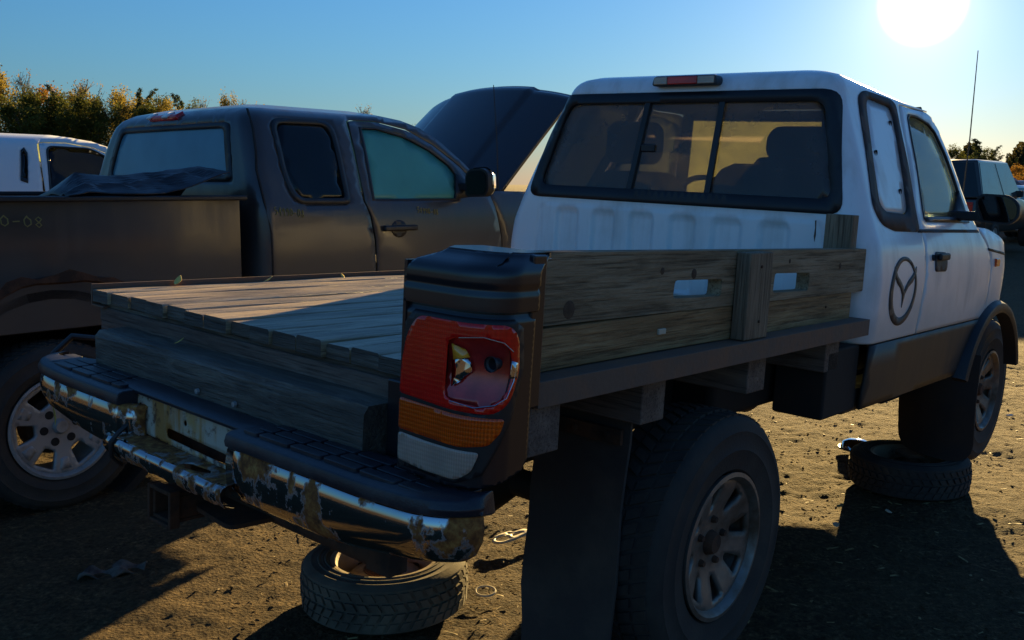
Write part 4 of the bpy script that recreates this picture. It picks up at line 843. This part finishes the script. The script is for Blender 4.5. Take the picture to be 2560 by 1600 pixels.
        if detail: obj('chrome_cap', MB().loft([[(1.558, sg*(1.115+(y-1.115)*1.05), 1.475+(z-1.47)*1.05) for y, z in pr if z > 1.42], [(1.603, sg*(1.11+(y-1.11)*.88), 1.473+(z-1.47)*.88) for y, z in pr if z > 1.42], [(1.629, sg*(1.10+(y-1.11)*.47), 1.472+(z-1.47)*.47) for y, z in pr if z > 1.42]], False, False), M['chrome_clean'], mr_, angle=80)
        obj('mirror_arm', MB().box(1.55, 1.62, sg*.90, sg*1.04, 1.42, 1.47), M['black_plastic'], mr_, bev=.01)
        if detail or sg < 0:
            hl = [tear(0, 2*PI*k/6+.2,   .112, .196, .026, .048, rd=.012) for k in range(6)]
            pk = [tear(0, 2*PI*(k+.5)/6+.2,   .145, .200, .018, .028, rd=.008) for k in range(6)]
            alloy_wheel('wheel', t, (-1.003, sg*.82, .357), .388, .25, .232, sg, hl, M['alloy2'], .12, M['alloy2'], rot=.15, pockets=pk, lugs=6, lughole=True)
            if not detail: alloy_wheel('wheel', t, (2.68, sg*.82, .357), .388, .25, .232, sg, hl, M['alloy2'], .12, M['alloy2'], lugs=6)
    obj('bed_floor', MB().box(-2.0, -.03, -.80, .80, .78, .80), M['frame'], t)
    obj('bed_front_wall', MB().box(-.06, -.03, -.80, .80, .80, 1.36), pm, t)
    obj('tailgate', MB().box(-2.06, -2.02, -.95, .95, .80, 1.38), pm, t, bev=.015)
    obj('underbody', MB().box(-1.95, 2.2, -.60, .60, .45, .70), M['frame'], t)
    obj('cab_floor', MB().box(.05, 1.95, -.93, .93, .50, .60), M['frame'], t)
    # dim inside of the cab: seats and dash
    for y in (-.42, .42): 
        s_ = obj('seat', MB().loft([[(x0-.28*(z-.9)+dx, y+dy*q, z) for dx, dy in ((0, -.26), (0, .26), (.16, .26), (.16, -.26))] for z, x0, q in ((.85, .95, 1), (1.25, .95, 1), (1.5, .95, .85))]), M['cloth'], t, bev=.03)
        obj('headrest', MB().box(.74, .84, y-.13, y+.13, 1.52, 1.70), M['cloth'], s_, bev=.03)
    obj('dashboard', MB().box(1.65, 1.95, -.85, .85, 1.0, 1.36), M['trim'], t, bev=.05)
    def wf(u, v): return (1.93+(1.12-1.93)*v+.10*(1-u*u), u*(.86+(.60-.86)*v), 1.40+(1.86-1.40)*v)
    panel('windshield', [(-1, 0), (1, 0), (1, 1), (-1, 1)], [], wf, .12, M['windshield'], t, .005, outward=(1, 0, .5))
    obj('cowl', MB().box(1.90, 2.12, -.86, .86, 1.30, 1.39), M['black_plastic'], t, bev=.02)
    obj('radiator_support', MB().box(3.12, 3.22, -.70, .70, 1.0, 1.25), M['frame'], t)
    obj('grille', MB().box(3.26, 3.32, -.70, .70, 1.02, 1.25), M['black_plastic'], t, bev=.03)
    th = math.radians(41) if hood_up else math.radians(-3); L_ = 1.16
    def hf(u, v):
        hw_ = .77-.03*v; bul = .075*(1-abs(u)**2.6)+.022*(1-sstep(.53, .565, abs(u)))-.02*v*v; xr = 2.13-.10*(1-u*u); sd_ = v*L_+.05*v*(1-u*u)
        cv = bul*(.55+.45*v)
        return (xr+sd_*math.cos(th)-cv*math.sin(th), u*hw_, 1.412+sd_*math.sin(th)+cv*math.cos(th)-.05*sstep(.9, 1, v))
    hd_ = panel('hood', [(-1, 0), (1, 0), (1, 1), (-1, 1)], [], hf, .03, M['navy'] if detail else pm, t, .012, label='hood propped wide open' if hood_up else None)
    if hood_up:
        def hu(u, v): p = hf(u, v); return (p[0]+.03, p[1], p[2]-.035)
        panel('hood_inner_frame', [(-.96, .03), (.96, .03), (.96, .97), (-.96, .97)], [[(-.8, .15), (-.08, .15), (-.08, .85), (-.8, .85)], [(.08, .15), (.8, .15), (.8, .85), (.08, .85)]], hu, .06, M['frame'], hd_, .02)
        for sg in (-1, 1): obj('hinge', MB().box(2.10, 2.22, sg*.70-.015, sg*.70+.015, 1.30, 1.44), M['frame'], hd_)
    return t
TD = Matrix(((0.662381, -0.749167, 0, -2.06853), (0.749167, 0.662381, 0, 5.613523), (0, 0, 1, 0.03291), (0, 0, 0, 1)))
dark = fullsize('charcoal_pickup', TD, 'dusty charcoal extended-cab pickup with its hood raised, parked beyond the flatbed', M['charcoal'])
def scrawl(text, x0, z0, h, wch, thick=.0022):
    mb = MB(); rr_ = random.Random(len(text)+int(x0*100))
    x = x0
    for ch in text:
        for st in DIG[ch]:
            P = []
            for a, b in st:
                px_, pz_ = x+a*wch*.8+rr_.uniform(-.002, .002), z0+b*h+rr_.uniform(-.003, .003); P.append((px_, -(gW(pz_)+.003), pz_))
            mb.tube(P, thick, 5)
        x += wch; z0 -= h*.06
    return obj('marker_number', mb, M['chalk'], dark, label='yellow hand-written stock number 54990-08')
scrawl('54990-08', .135, 1.295, .040, .024); scrawl('54990-08', 1.15, 1.288, .034, .0225); scrawl('54990-08', -1.42, 1.282, .048, .047, .003)
obj('antenna', MB().tube([(2.0, -.86, 1.40), (1.985, -.857, 1.75), (1.957, -.85, 2.115)], [.005, .0035, .003], 6), M['black_plastic'], dark)
for x, z0, z1, x1 in ((.10, .55, 1.36, .088), ):
    mb = MB(); mb.loft([[(xx-.004, -(gW(z)+.001), z), (xx+.004, -(gW(z)+.001), z), (xx+.004, -(gW(z)-.01), z), (xx-.004, -(gW(z)-.01), z)] for z, xx in ((.55, .112), (1.0, .112), (1.2, .109), (1.39, .088), (1.53, .088), (1.62, .114), (1.75, .14), (1.86, .18))]); obj('body_seam', mb, M['dark_hole'], dark)
# yellow glint pane patch and folded bed cover
TT = ([-.93, -.86, -.80, -.66, -.42, -.17, -.12], [1.404, 1.46, 1.505, 1.487, 1.512, 1.545, 1.535]); TB = ([-.93, -.84, -.62, -.47, -.34, -.24, -.12], [1.402, 1.412, 1.404, 1.408, 1.436, 1.475, 1.515])
def tarpf(x, v):    # x along the rail; v 0 lower edge, 1 folded crest, 2 back down into the bed
    zt = np.interp(x, *TT); zb = np.interp(x, *TB); rz = lambda a: .006*math.sin(37*x+a)+.004*math.sin(71*x+2*a)
    if v <= 1: y = -.965+.20*v; z = zb+(zt-zb)*v+rz(v*3)*v*(1-v)*3+.012*max(0, 1-abs(v-.45-.5*(x+.7))/.12)*(1 if x < -.3 else .3)
    else: y = -.765+.34*(v-1); z = zt+(1.36-zt)*(v-1)**1.3+rz(v)*.5
    return (x, y+.012*math.sin(23*x), z)
mbt = sheet([(-.93, 0), (-.84, .06), (-.73, 0), (-.62, .03), (-.47, 0), (-.34, .05), (-.24, 0), (-.12, .04), (-.12, 2), (-.93, 2)], [], tarpf, .05)
tc_ = obj('bed_cover', mbt, M['tarp'], None, solid=.004, angle=14); tc_.matrix_world = TD
tag(tc_, 'crumpled black vinyl bed cover lying over the charcoal pickup\'s bed rail', 'bed cover')
# white pickup beyond
TW = TD @ Matrix.Translation((-.34, 3.42, -.02)) @ Matrix.Diagonal((1, .97, .975, 1))
fullsize('white_pickup', TW, 'white extended-cab pickup behind the charcoal one, at the far left', M['white2'], detail=False, hood_up=False, rearglass='dark_glass', doorglass='dark_glass')
# ---------------------------------------------------------------- wheels lying on the ground as stands
def lying_wheel(name, loc, R, th, label, post, tmat='rubber_dust', rot=0):
    w_ = empty(name, None, label, 'wheel', None, loc); w_.rotation_euler = (0, 0, rot)
    tb = tyre_mesh(R, th, R*.60, 44, 4, .010); tb.v = [(x, z, y+th/2) for x, y, z in tb.v]; tb.f = [f[::-1] for f in tb.f]
    ty = obj('tyre', tb, M[tmat], w_)
    for k in range(3): obj('sidewall_ring', MB().lathe([(R*(.70+.08*k)+.004*math.cos(a), .004*math.sin(a)) for a in np.linspace(0, 2*PI, 6, endpoint=False)], (0, 0, th*1.0-.004*(k == 2)), 'z', 56, closed=True), M[tmat], ty)
    r0 = R*.62
    obj('rim', MB().lathe([(r0, th*.93), (r0+.008, th*.97), (r0-.006, th*.96), (r0-.018, th*.80), (r0-.03, th*.55), (r0*.80, th*.50), (r0*.62, th*.66), (r0*.42, th*.70), (r0*.36, th*.62), (.0, th*.62)], (0, 0, 0), 'z', 48), M['steel_wheel'], w_, angle=50)
    for k in range(8):
        a = 2*PI*k/8; obj('vent_hole', MB().lathe([(0, .002), (.017, .002), (.017, -.006)], (r0*.73*math.cos(a), r0*.73*math.sin(a), th*.565), 'z', 10), M['dark_hole'], w_)
    if post: obj('post', MB().lathe([(.075, 0), (.075, .02), (.04, .03), (.036, post), (.07, post+.005), (.07, post+.02), (0, post+.02)], (0, 0, th*.62), 'z', 24), M['rust'], w_)
    return w_
lying_wheel('wheel_stand', (-.45, 3.30, 0), .30, .175, 'dusty wheel lying flat on the dirt under the chrome bumper as a stand', .34)
lying_wheel('wheel_stand', (2.02, 4.72, 0), .29, .17, 'wheel lying flat under the flatbed\'s front axle as a stand', .05, 'rubber')
# ---------------------------------------------------------------- scraps on the dirt
def placed(o, p, rz=0, rx=0, ry=0): o.location = p; o.rotation_euler = (rx, ry, rz); return o
bz = [(0, .035), (.02, .0), (.07, -.012), (.28, .02), (.285, .034), (.20, .035), (.185, .06), (.13, .055), (.125, .075), (.05, .075)]
hl1 = [(.055+.032*math.cos(t), .03+.026*math.sin(t)) for t in np.linspace(0, 2*PI, 18, endpoint=False)]
hl2 = rnd([(.10, .015), (.16, .022), (.155, .04), (.105, .035)], .01); hl3 = rnd([(.10, .045), (.13, .047), (.125, .06), (.10, .062)], .006)
b_ = panel('plastic_bezel', rnd(bz, .02, 4), [hl1, hl2, hl3], lambda x, y: (x, y, .012*math.sin(x*8)), .02, M['bezel'], None, .008, outward=(0, 0, 1)); placed(b_, (-.06, 3.83, .012), .62)
tag(b_, 'pale plastic trim bezel with round and square cut-outs on the dirt', 'trim')
rg_ = obj('gasket_ring', MB().lathe([(.036+.005*math.cos(a), .004*math.sin(a)) for a in np.linspace(0, 2*PI, 8, endpoint=False)], (0, 0, 0), 'z', 32, closed=True), M['bezel']); placed(rg_, (-.09, 3.37, .01), 0, .1)
tag(rg_, 'thin pale ring lying on the sunlit dirt near the mud flap', 'ring')
cap_ = empty('hub_cap', None, 'shiny metal hub cap lying on the dirt behind the wheel', 'hub cap', None, (1.98, 5.35, .02))
obj('shell', MB().lathe([(0, .05), (.04, .048), (.075, .036), (.085, .012), (.088, 0)], (0, 0, 0), 'z', 28), M['chrome_clean'], cap_, angle=70)
obj('flange', MB().lathe([(.086, .002), (.10, .004), (.10, -.004)], (0, 0, 0), 'z', 28), M['black_plastic'], cap_)
rs = random.Random(21)
shard_spots = [(1.55, 4.35), (1.75, 4.28), (1.45, 4.1), (2.15, 5.9), (3.05, 4.9), (3.1, 5.55), (2.9, 4.45), (2.75, 3.9), (3.3, 6.2), (2.6, 5.9), (1.15, 4.9), (3.05, 3.6), (2.45, 3.55), (2.95, 5.1), (1.9, 6.4), (3.2, 5.2)]
for i, (x, y) in enumerate(shard_spots):
    a = rs.uniform(.015, .035); P = [(a*rs.uniform(.6, 1.4)*math.cos(t), a*.6*rs.uniform(.5, 1.3)*math.sin(t)) for t in np.linspace(0, 2*PI, 6, endpoint=False)]
    o = obj('scrap', MB().prism(P, 0, .004, 'z'), M['bezel'] if i % 3 else M['leaf_litter']); placed(o, (x, y, .012), rs.uniform(0, 6), rs.uniform(-.25, .25), rs.uniform(-.2, .2))
    tag(o, 'small pale plastic scrap lying on the dirt at the right', 'scrap', 'pale scraps scattered right of the flatbed')
def leafy(p, l, wd, rz, rx, ry, label):
    mb = MB(); n = 6; L = [(l*i/n, wd*math.sin(PI*min(1, (i+.15)/n*.93)), .25*l*(i/n)**2) for i in range(n+1)]
    mb.loft([[(x, -w_, z), (x, 0, z-.3*w_), (x, w_, z)] for x, w_, z in L], False); o = obj('dead_leaf', mb, M['straw'], solid=.0006); placed(o, p, rz, rx, ry); tag(o, label, 'leaf')
M['straw'] = plain('dry_straw', (.72, .52, .12), .6)
wc = TD @ Vector((-1.003, -.96, .357))
leafy((wc.x-.03, wc.y-.035, wc.z+.02), .095, .012, .8, 0, -1.4, 'short dry yellow leaf stuck on the charcoal pickup\'s wheel')
leafy((wc.x+.115, wc.y-.05, wc.z+.05), .11, .012, 2.6, .3, -1.0, 'curled dry yellow leaf hanging by the bumper in front of the wheel')
M['rag'] = plain('dirty_cloth', (.12, .10, .08), .95, c2=(.05, .03, .025), scale=9)
for lx, ly, ll, az, lb in ((-1.30, .80, .035, .4, 'yellow leaf lying by the far rail of the wooden deck'), (-1.62, .83, .05, 1.5, 'thin dry stalk at the rear of the deck\'s far rail'), (-.95, .79, .03, 2.2, 'small curled leaf at the middle of the deck\'s far rail'), (-1.90, .35, .03, .2, 'small leaf lying on the timber step beam')):
    p_ = TM @ Vector((lx, ly, .903 if lx > -1.88 else .806)); leafy(tuple(p_), ll, ll*.22, az, .1, -.3, lb)
rag = sheet([(0, 0), (.2, -.02), (.42, .05), (.44, .14), (.2, .17), (.02, .10)], [], lambda x, y: (x, y, .02+.012*math.sin(x*30)+.01*math.sin(y*50+x*20)), .02)
ro_ = obj('rag', rag, M['rag'], None, solid=.006); ro_.scale = (.55, .7, 1); placed(ro_, (-1.62, 3.42, .0), .3); tag(ro_, 'dirty rag lying in the shade at the lower left', 'rag')
# ---------------------------------------------------------------- other scrapped vehicles in the distance
def yard_car(name, label, cat, Mw, paint_, L=4.4, Wd=1.75, belt=.95, roof=1.45, hood=.92, suv=False, clear=.28, group=None):
    t = empty(name, Mw, label, cat, group); h = Wd/2
    # lower body: cross-sections along the car, rear at x = 0
    st = [(0, .45, .86), (.05, .36, belt-.04), (.5, clear, belt), (1.2, clear, belt), (L*.62, clear, belt), (L*.68, clear, hood+.03), (L*.86, clear, hood-.03), (L-.1, .36, hood-.16), (L, .45, hood-.3)]
    R = []
    for x, z0, z1 in st:
        q = .90 if x in (0, L) else 1; R.append([(x, -h*q*.93, z0), (x, -h*q, z0+.12), (x, -h*q, z1-.22), (x, -h*q*.96, z1-.05), (x, -h*q*.88, z1), (x, h*q*.88, z1), (x, h*q*.96, z1-.05), (x, h*q, z1-.22), (x, h*q, z0+.12), (x, h*q*.93, z0)])
    obj('body', MB().loft(R), paint_, t, bev=.03, seg=2)
    # greenhouse
    xr0, xr1 = (.06, .22) if suv else (.75, 1.25); xf0, xf1 = L*.70, L*.54
    ring = lambda x0, x1, w_, z: [(x0, -w_, z), (x1, -w_, z), (x1, w_, z), (x0, w_, z)]
    lo = ring(xr0, xf0, h*.90, belt-.02); hi = ring(xr1, xf1, h*.70, roof-.03); tp = ring(xr1+.10, xf1-.10, h*.60, roof)
    obj('cabin', MB().loft([lo, hi, tp]), paint_, t, bev=.03, seg=2)
    def quad(name_, a, b, c, d, off, m, inset=.08):
        P = [Vector(p) for p in (a, b, c, d)]; cc = sum(P, Vector())/4; nrm_ = (P[1]-P[0]).cross(P[3]-P[0]).normalized()
        if nrm_.dot(Vector((L*.45, 0, .8))-cc) > 0: nrm_ = -nrm_
        Q = [p+(cc-p).normalized()*inset for p in P]; mb = MB(); mb.loft([[tuple(q+nrm_*off) for q in Q], [tuple(q-nrm_*.01) for q in Q]]); obj(name_, mb, m, t, bev=.004)
    quad('rear_window', lo[0], lo[3], hi[3], hi[0], .008, M['dark_glass']); quad('windshield', lo[1], lo[2], hi[2], hi[1], .008, M['dark_glass'])
    for s_, (a, b, c, d) in ((-1, (lo[0], lo[1], hi[1], hi[0])), (1, (lo[3], lo[2], hi[2], hi[3]))):
        mid = lambda p, q, k: tuple(Vector(p).lerp(Vector(q), k))
        for k0, k1 in ((0, .46), (.50, 1)): quad('side_window', mid(a, b, k0), mid(a, b, k1), mid(d, c, k1), mid(d, c, k0), .008, M['car_glass'], .09)
        for x in (.80, L*.80):
            wl_ = obj('wheel', tyre_mesh(.33, .2, .2, 30, 2), M['rubber'], t); wl_.location = (x, s_*(h-.08), .33)
            obj('rim', MB().lathe([(0, .07), (.06, .08), (.15, .06), (.19, .085), (.2, .09), (.2, -.09)], (0, 0, 0), 'y', 20) if s_ > 0 else MB().lathe([(0, -.07), (.06, -.08), (.15, -.06), (.19, -.085), (.2, -.09), (.2, .09)], (0, 0, 0), 'y', 20), M['alloy2'], wl_)
        obj('tail_light', MB().box(-.012, .06, s_*h*.62-.10, s_*h*.62+.12, belt-.32, belt-.10), M['red_smooth'], t, bev=.01)
        obj('side_mirror', MB().box(L*.60, L*.60+.09, s_*h*.93-.09, s_*h*.93+.09, belt, belt+.14), M['black_plastic'], t, bev=.02)
        obj('door_handle', MB().box(1.55, 1.72, s_*h-.012, s_*h+.012, belt-.17, belt-.13), M['black_plastic'], t, bev=.004)
    obj('bumper', MB().box(-.05, .08, -h*.86, h*.86, .42, .60), M['grey_plastic'], t, bev=.03)
    return t
M['car_glass'] = plain('pale_reflecting_glass', (.10, .11, .115), .08, metal=.4)
M['red_paint'] = paint('red_paint', (.30, .03, .025), (.25, .18, .14), .6, .9); M['grey_paint'] = paint('grey_paint', (.22, .22, .23), (.2, .18, .15), .6, .9); M['suv_black'] = paint('black_car_paint', (.012, .012, .013), (.05, .045, .04), .6, .9)
def at(x, y, az, z=0): return Matrix.Translation((x, y, z)) @ Matrix.Rotation(PI/2-math.radians(az), 4, 'Z')
yard_car('black_sport_utility', 'tall black sport utility vehicle beyond the flatbed\'s side mirror', 'car', at(9.15, 20.8, 41, .12), M['suv_black'], 4.7, 1.9, 1.18, 1.98, 1.1, True, .42)
yard_car('white_hatchback', 'white hatchback just right of the tall black vehicle', 'car', at(13.3, 27.0, 50), M['white2'], 4.2, 1.72, 1.0, 1.58, .98, True)
yard_car('red_saloon', 'red saloon at the right edge below the trees', 'car', at(18.6, 34.4, 80, .35), M['red_paint'], 4.5, 1.75, .98, 1.5)
yard_car('grey_saloon', 'grey saloon far off beside the red one', 'car', at(17.0, 38.0, 80, .45), M['grey_paint'], 4.5, 1.75, .98, 1.5)
yard_car('dark_red_wagon', 'dark red wagon in the nearest row at the right edge', 'car', at(15.0, 28.4, 70), M['red_paint'], 4.5, 1.75, .95, 1.48, .95, True)

yard_car('black_saloon', 'black saloon parked in front of the red one at the right edge', 'car', at(14.6, 27.0, 78), M['suv_black'], 4.4, 1.75, .95, 1.45)
yard_car('grey_hatchback', 'grey hatchback in the last row under the orange bushes', 'car', at(18.8, 38.6, 85, .3), M['grey_paint'], 4.0, 1.7, 1.0, 1.5, .98, True)
# ---------------------------------------------------------------- trees along the edge of the yard
def leafmat(name, c, c2):
    m, nt, b = newmat(name); oi = N(nt, 'ShaderNodeObjectInfo'); v = coords(nt); n = noise(nt, v, .9, 4); n2 = noise(nt, v, 6, 3)
    nt.links.new(mixc(nt, ramp(nt, mixc(nt, .5, n, n2), [(.40, 0.), (.60, 1.)]), c, c2), b.inputs['Base Color']); b.inputs['Roughness'].default_value = .8; b.inputs['Specular IOR Level'].default_value = .1
    tl = N(nt, 'ShaderNodeBsdfTranslucent'); mx = N(nt, 'ShaderNodeMixShader'); mx.inputs[0].default_value = .4; o = nt.nodes['Material Output']
    nt.links.new(mixc(nt, n, c, c2), tl.inputs[0]); nt.links.new(b.outputs[0], mx.inputs[1]); nt.links.new(tl.outputs[0], mx.inputs[2]); nt.links.new(mx.outputs[0], o.inputs[0]); return m
LM = {'gold': leafmat('gold_leaves', (.40, .29, .055), (.20, .17, .04)), 'orange': leafmat('orange_leaves', (.42, .20, .03), (.20, .12, .025)), 'green': leafmat('green_leaves', (.13, .135, .026), (.065, .075, .018)),
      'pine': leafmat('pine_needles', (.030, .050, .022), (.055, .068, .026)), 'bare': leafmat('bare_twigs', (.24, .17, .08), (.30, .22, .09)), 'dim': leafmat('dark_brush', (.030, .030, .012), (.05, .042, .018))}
BARK = plain('bark', (.07, .055, .042), .9, c2=(.14, .12, .10), scale=8, bs=.5, bscale=20)
def leaves(P, size, rg_, squash=1.0):
    n = len(P); d = rg_.normal(size=(n, 3)); d /= np.linalg.norm(d, axis=1)[:, None]; e = np.cross(d, rg_.normal(size=(n, 3))); e /= np.linalg.norm(e, axis=1)[:, None]
    s = (size*(.5+rg_.random(n)))[:, None]; a = d*s; b = e*s*.6*squash
    V = np.stack([P-a, P+b, P+a, P-b], 1).reshape(-1, 3); F = np.arange(4*n).reshape(-1, 4); return V, F
def tree_mesh(kind, seed):
    """trunk and limbs as one mesh, foliage as another; height 10"""
    rg_ = np.random.default_rng(seed); H = 10.0; tb = MB(); pts = []
    bend = [(rg_.normal()*.12*k, rg_.normal()*.12*k, H*k/6) for k in range(7)]; bend[0] = (0, 0, -.3)
    tb.tube(bend, [.16, .14, .12, .10, .07, .045, .015], 7)
    tr = lambda z: np.array([np.interp(z, [b[2] for b in bend], [b[i] for b in bend]) for i in (0, 1)]+[z])
    if kind == 'pine':
        for k in range(62):
            z = H*(.10+.88*(k/61)**.9); q = 1-(z/H); ln = (.16+1.75*q**.9)*(.65+.6*rg_.random()); a = rg_.random()*2*PI; b0 = tr(z); tip = b0+np.array([math.cos(a)*ln, math.sin(a)*ln, -.12*ln+.18*ln*rg_.random()])
            tb.tube([b0, tip], [.025, .008], 4); m_ = int(34+60*q)
            t = rg_.random(m_)[:, None]**.7; pts.append(b0+(tip-b0)*t+rg_.normal(size=(m_, 3))*np.array([.16, .16, .10])*(.5+ln*.35))
        P = np.concatenate(pts); V, F = leaves(P, .12, rg_, .5)
    else:
        nb = 34 if kind != 'bare' else 60; bare = kind == 'bare'
        for k in range(nb):
            z = H*(.16+.80*(k/(nb-1))); prof = math.sin(PI*min(1, max(.08, (z/H-.05)/.98)))**.7; ln = (.35+1.35*prof)*(.6+.55*rg_.random())*(.75 if bare else 1); a = rg_.random()*2*PI; b0 = tr(z*.93); up_ = (.9+.7*rg_.random())*(1.5 if bare else 1)
            tip = b0+np.array([math.cos(a)*ln, math.sin(a)*ln, ln*up_]); tb.tube([b0, b0*.5+tip*.5+rg_.normal(size=3)*.08, tip], [.045, .026, .012] if bare else [.035, .018, .006], 4)
            if bare:
                for j in range(4):
                    s0 = b0+(tip-b0)*(.3+.6*rg_.random()); tb.tube([s0, s0+rg_.normal(size=3)*.28+np.array([0, 0, .35])], [.022, .012], 3)
                m_ = 3; pts.append(tip+rg_.normal(size=(m_, 3))*.25)
            else:
                for j in range(3):
                    c = b0+(tip-b0)*(.45+.6*rg_.random())+rg_.normal(size=3)*.22; m_ = int(60+60*rg_.random()); pts.append(c+rg_.normal(size=(m_, 3))*np.array([.24, .24, .30]))
        P = np.concatenate(pts); V, F = leaves(P, .08 if bare else .085, rg_)
    mt = bpy.data.meshes.new('trunk'); mt.from_pydata(tb.v, [], tb.f); mt.materials.append(BARK); mt.polygons.foreach_set('use_smooth', [True]*len(mt.polygons))
    mc = bpy.data.meshes.new('crown'); mc.from_pydata(V.tolist(), [], F.tolist()); return mt, mc
TREES = {}
for kind, lm, seeds in (('gold', 'leafy', (1, 2)), ('orange', 'leafy', (3,)), ('green', 'leafy', (4, 5)), ('pine', 'pine', (6, 7)), ('bare', 'bare', (8, 9))):
    for k, sd_ in enumerate(seeds):
        mt, mc = tree_mesh(lm, sd_); mc.materials.append(LM[kind]); TREES[(kind, k)] = (mt, mc)
CW = Matrix(((0.999964, 0.008456, 0.0), (0.001187, -0.140418, 0.990092), (0.008372, -0.990056, -0.140423)))
def sight(u, v, D):
    d = Vector(((u-1280)/2400, (v-800)/2400, 1)); cx_ = Vector((0.999964*d.x+0.008456*d.y, 0.001187*d.x-0.140418*d.y+0.990092*d.z, 0.008372*d.x-0.990056*d.y-0.140423*d.z*-1 if False else 0.008372*d.x-0.990056*d.y-0.140423*d.z))
    h_ = math.hypot(cx_.x, cx_.y); return (cx_.x/h_*D, cx_.y/h_*D, 1.5+cx_.z/h_*D)
ADJ = {'gold': 'golden birch', 'orange': 'orange autumn tree', 'green': 'green leafy tree', 'pine': 'dark green conifer', 'bare': 'bare thin-twigged tree'}
def tree(kind, var, u, v, D, label, wide=1.0, group=None):
    x, y, zt = sight(u, v, D); s = zt/10.0; t = empty('_'.join(ADJ[kind].split()[-2:]).replace('-', '_'), None, label, 'tree', group, (x, y, 0)); mt, mc = TREES[(kind, var)]
    for n_, me in (('trunk', mt), ('crown', mc)):
        o = bpy.data.objects.new(n_, me); col.objects.link(o); o.parent = t
    t.scale = (s*wide, s*wide, s); t.rotation_euler = (0, 0, random.random()*6.28); return t
left = [('gold', 0, 12, 200, 62, 1.1), ('bare', 0, 46, 186, 66, .8), ('green', 0, 30, 262, 56, 1.5), ('green', 1, 70, 246, 64, 1.2), ('green', 0, 98, 238, 60, 1.2), ('orange', 0, 114, 224, 68, 1.0), ('pine', 0, 134, 208, 63, .9), ('green', 1, 160, 252, 60, 1.3),
        ('green', 0, 186, 246, 58, 1.0), ('gold', 1, 202, 222, 66, 1.0), ('bare', 1, 237, 198, 64, .9), ('green', 0, 225, 258, 62, 1.1), ('green', 1, 262, 262, 58, 1.1), ('gold', 0, 284, 238, 64, 1.0), ('gold', 1, 312, 244, 66, 1.1), ('pine', 1, 340, 218, 60, .8), ('pine', 0, 371, 218, 62, .9),
        ('green', 0, 352, 268, 58, 1.2), ('green', 1, 398, 256, 62, 1.0), ('gold', 1, 412, 252, 60, 1.0), ('pine', 1, 437, 232, 64, .8), ('pine', 0, 455, 234, 66, .8), ('green', 0, 474, 266, 60, .9), ('bare', 0, 506, 250, 66, .8), ('gold', 0, 580, 250, 70, .7), ('bare', 1, 634, 250, 70, .9), ('bare', 0, 915, 268, 72, .9), ('bare', 1, 1058, 302, 74, .9)]
ORD = ['first', 'second', 'third', 'fourth', 'fifth', 'sixth', 'seventh', 'eighth', 'ninth', 'tenth', 'eleventh', 'twelfth']
cnt = {}
for kind, var, u, v, D, wd_ in left:
    if u < 480: cnt[kind] = cnt.get(kind, 0)+1; lab = ORD[cnt[kind]-1]+' '+ADJ[kind]+' from the left edge, above the white pickup'
    else: lab = ADJ[kind]+{506: ' peeping over the charcoal cab roof by its brake light', 580: ' top showing over the middle of the charcoal roof edge', 634: ' tips showing over the charcoal rear door', 915: ' tips showing over the charcoal front door', 1058: ' tips showing just left of the raised hood'}[u]
    tree(kind, var, u, v, D, lab, wd_)
right = [('green', 0, 2392, 372, 70, 1.5, 'round leafy tree nearest the flatbed\'s cab on the right'), ('pine', 0, 2412, 366, 74, .9, 'small conifer tip just left of the antenna on the right'), ('pine', 1, 2452, 345, 66, 1.7, 'broad tall pine over the black vehicle roof'), ('green', 1, 2470, 380, 68, 1.3, 'leafy tree tucked right of the broad tall pine'), ('pine', 0, 2492, 362, 68, .9, 'ragged conifer second tallest on the right'),
         ('pine', 1, 2515, 384, 72, .9, 'narrow conifer right of the ragged one'), ('pine', 0, 2527, 382, 74, .8, 'spiky conifer next to the narrow one'), ('orange', 0, 2505, 420, 60, 1.4, 'low orange bushy tree behind the white hatchback'), ('orange', 0, 2545, 418, 58, 1.5, 'low orange bushy tree at the right edge'), ('pine', 1, 2543, 392, 70, .9, 'dark conifer second from the right edge'), ('pine', 0, 2560, 394, 70, .9, 'dark conifer cut by the right edge'),
         ('green', 0, 2425, 402, 66, 1.4, 'low leafy tree behind the black vehicle roof'), ('gold', 0, 2580, 410, 66, 1.2, 'golden birch outside the right edge')]
for kind, var, u, v, D, wd_, lab in right: tree(kind, var, u, v, D, lab, wd_)
# bushes that close the foot of the wood behind the trees
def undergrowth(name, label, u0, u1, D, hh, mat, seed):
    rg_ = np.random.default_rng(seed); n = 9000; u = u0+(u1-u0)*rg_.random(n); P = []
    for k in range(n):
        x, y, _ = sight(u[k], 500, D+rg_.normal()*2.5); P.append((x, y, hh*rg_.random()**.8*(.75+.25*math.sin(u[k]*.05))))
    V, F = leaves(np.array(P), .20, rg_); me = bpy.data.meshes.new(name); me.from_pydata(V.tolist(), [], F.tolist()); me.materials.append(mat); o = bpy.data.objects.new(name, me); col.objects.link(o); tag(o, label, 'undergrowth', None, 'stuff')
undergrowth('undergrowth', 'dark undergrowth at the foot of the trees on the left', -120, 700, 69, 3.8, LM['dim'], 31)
undergrowth('undergrowth', 'orange undergrowth below the trees on the right', 2300, 2680, 72, 2.6, LM['orange'], 32)
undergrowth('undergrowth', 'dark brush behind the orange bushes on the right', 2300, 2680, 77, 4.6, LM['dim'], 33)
tree('pine', 0, 2475, 372, 73, 'dark conifer between the broad pine and the ragged conifer', 1.2)
tree('pine', 1, 2432, 374, 73, 'dark conifer tip half hidden left of the broad tall pine', 1.2)
tree('pine', 0, 2504, 386, 73, 'low dark conifer right of the ragged conifer', 1.2)
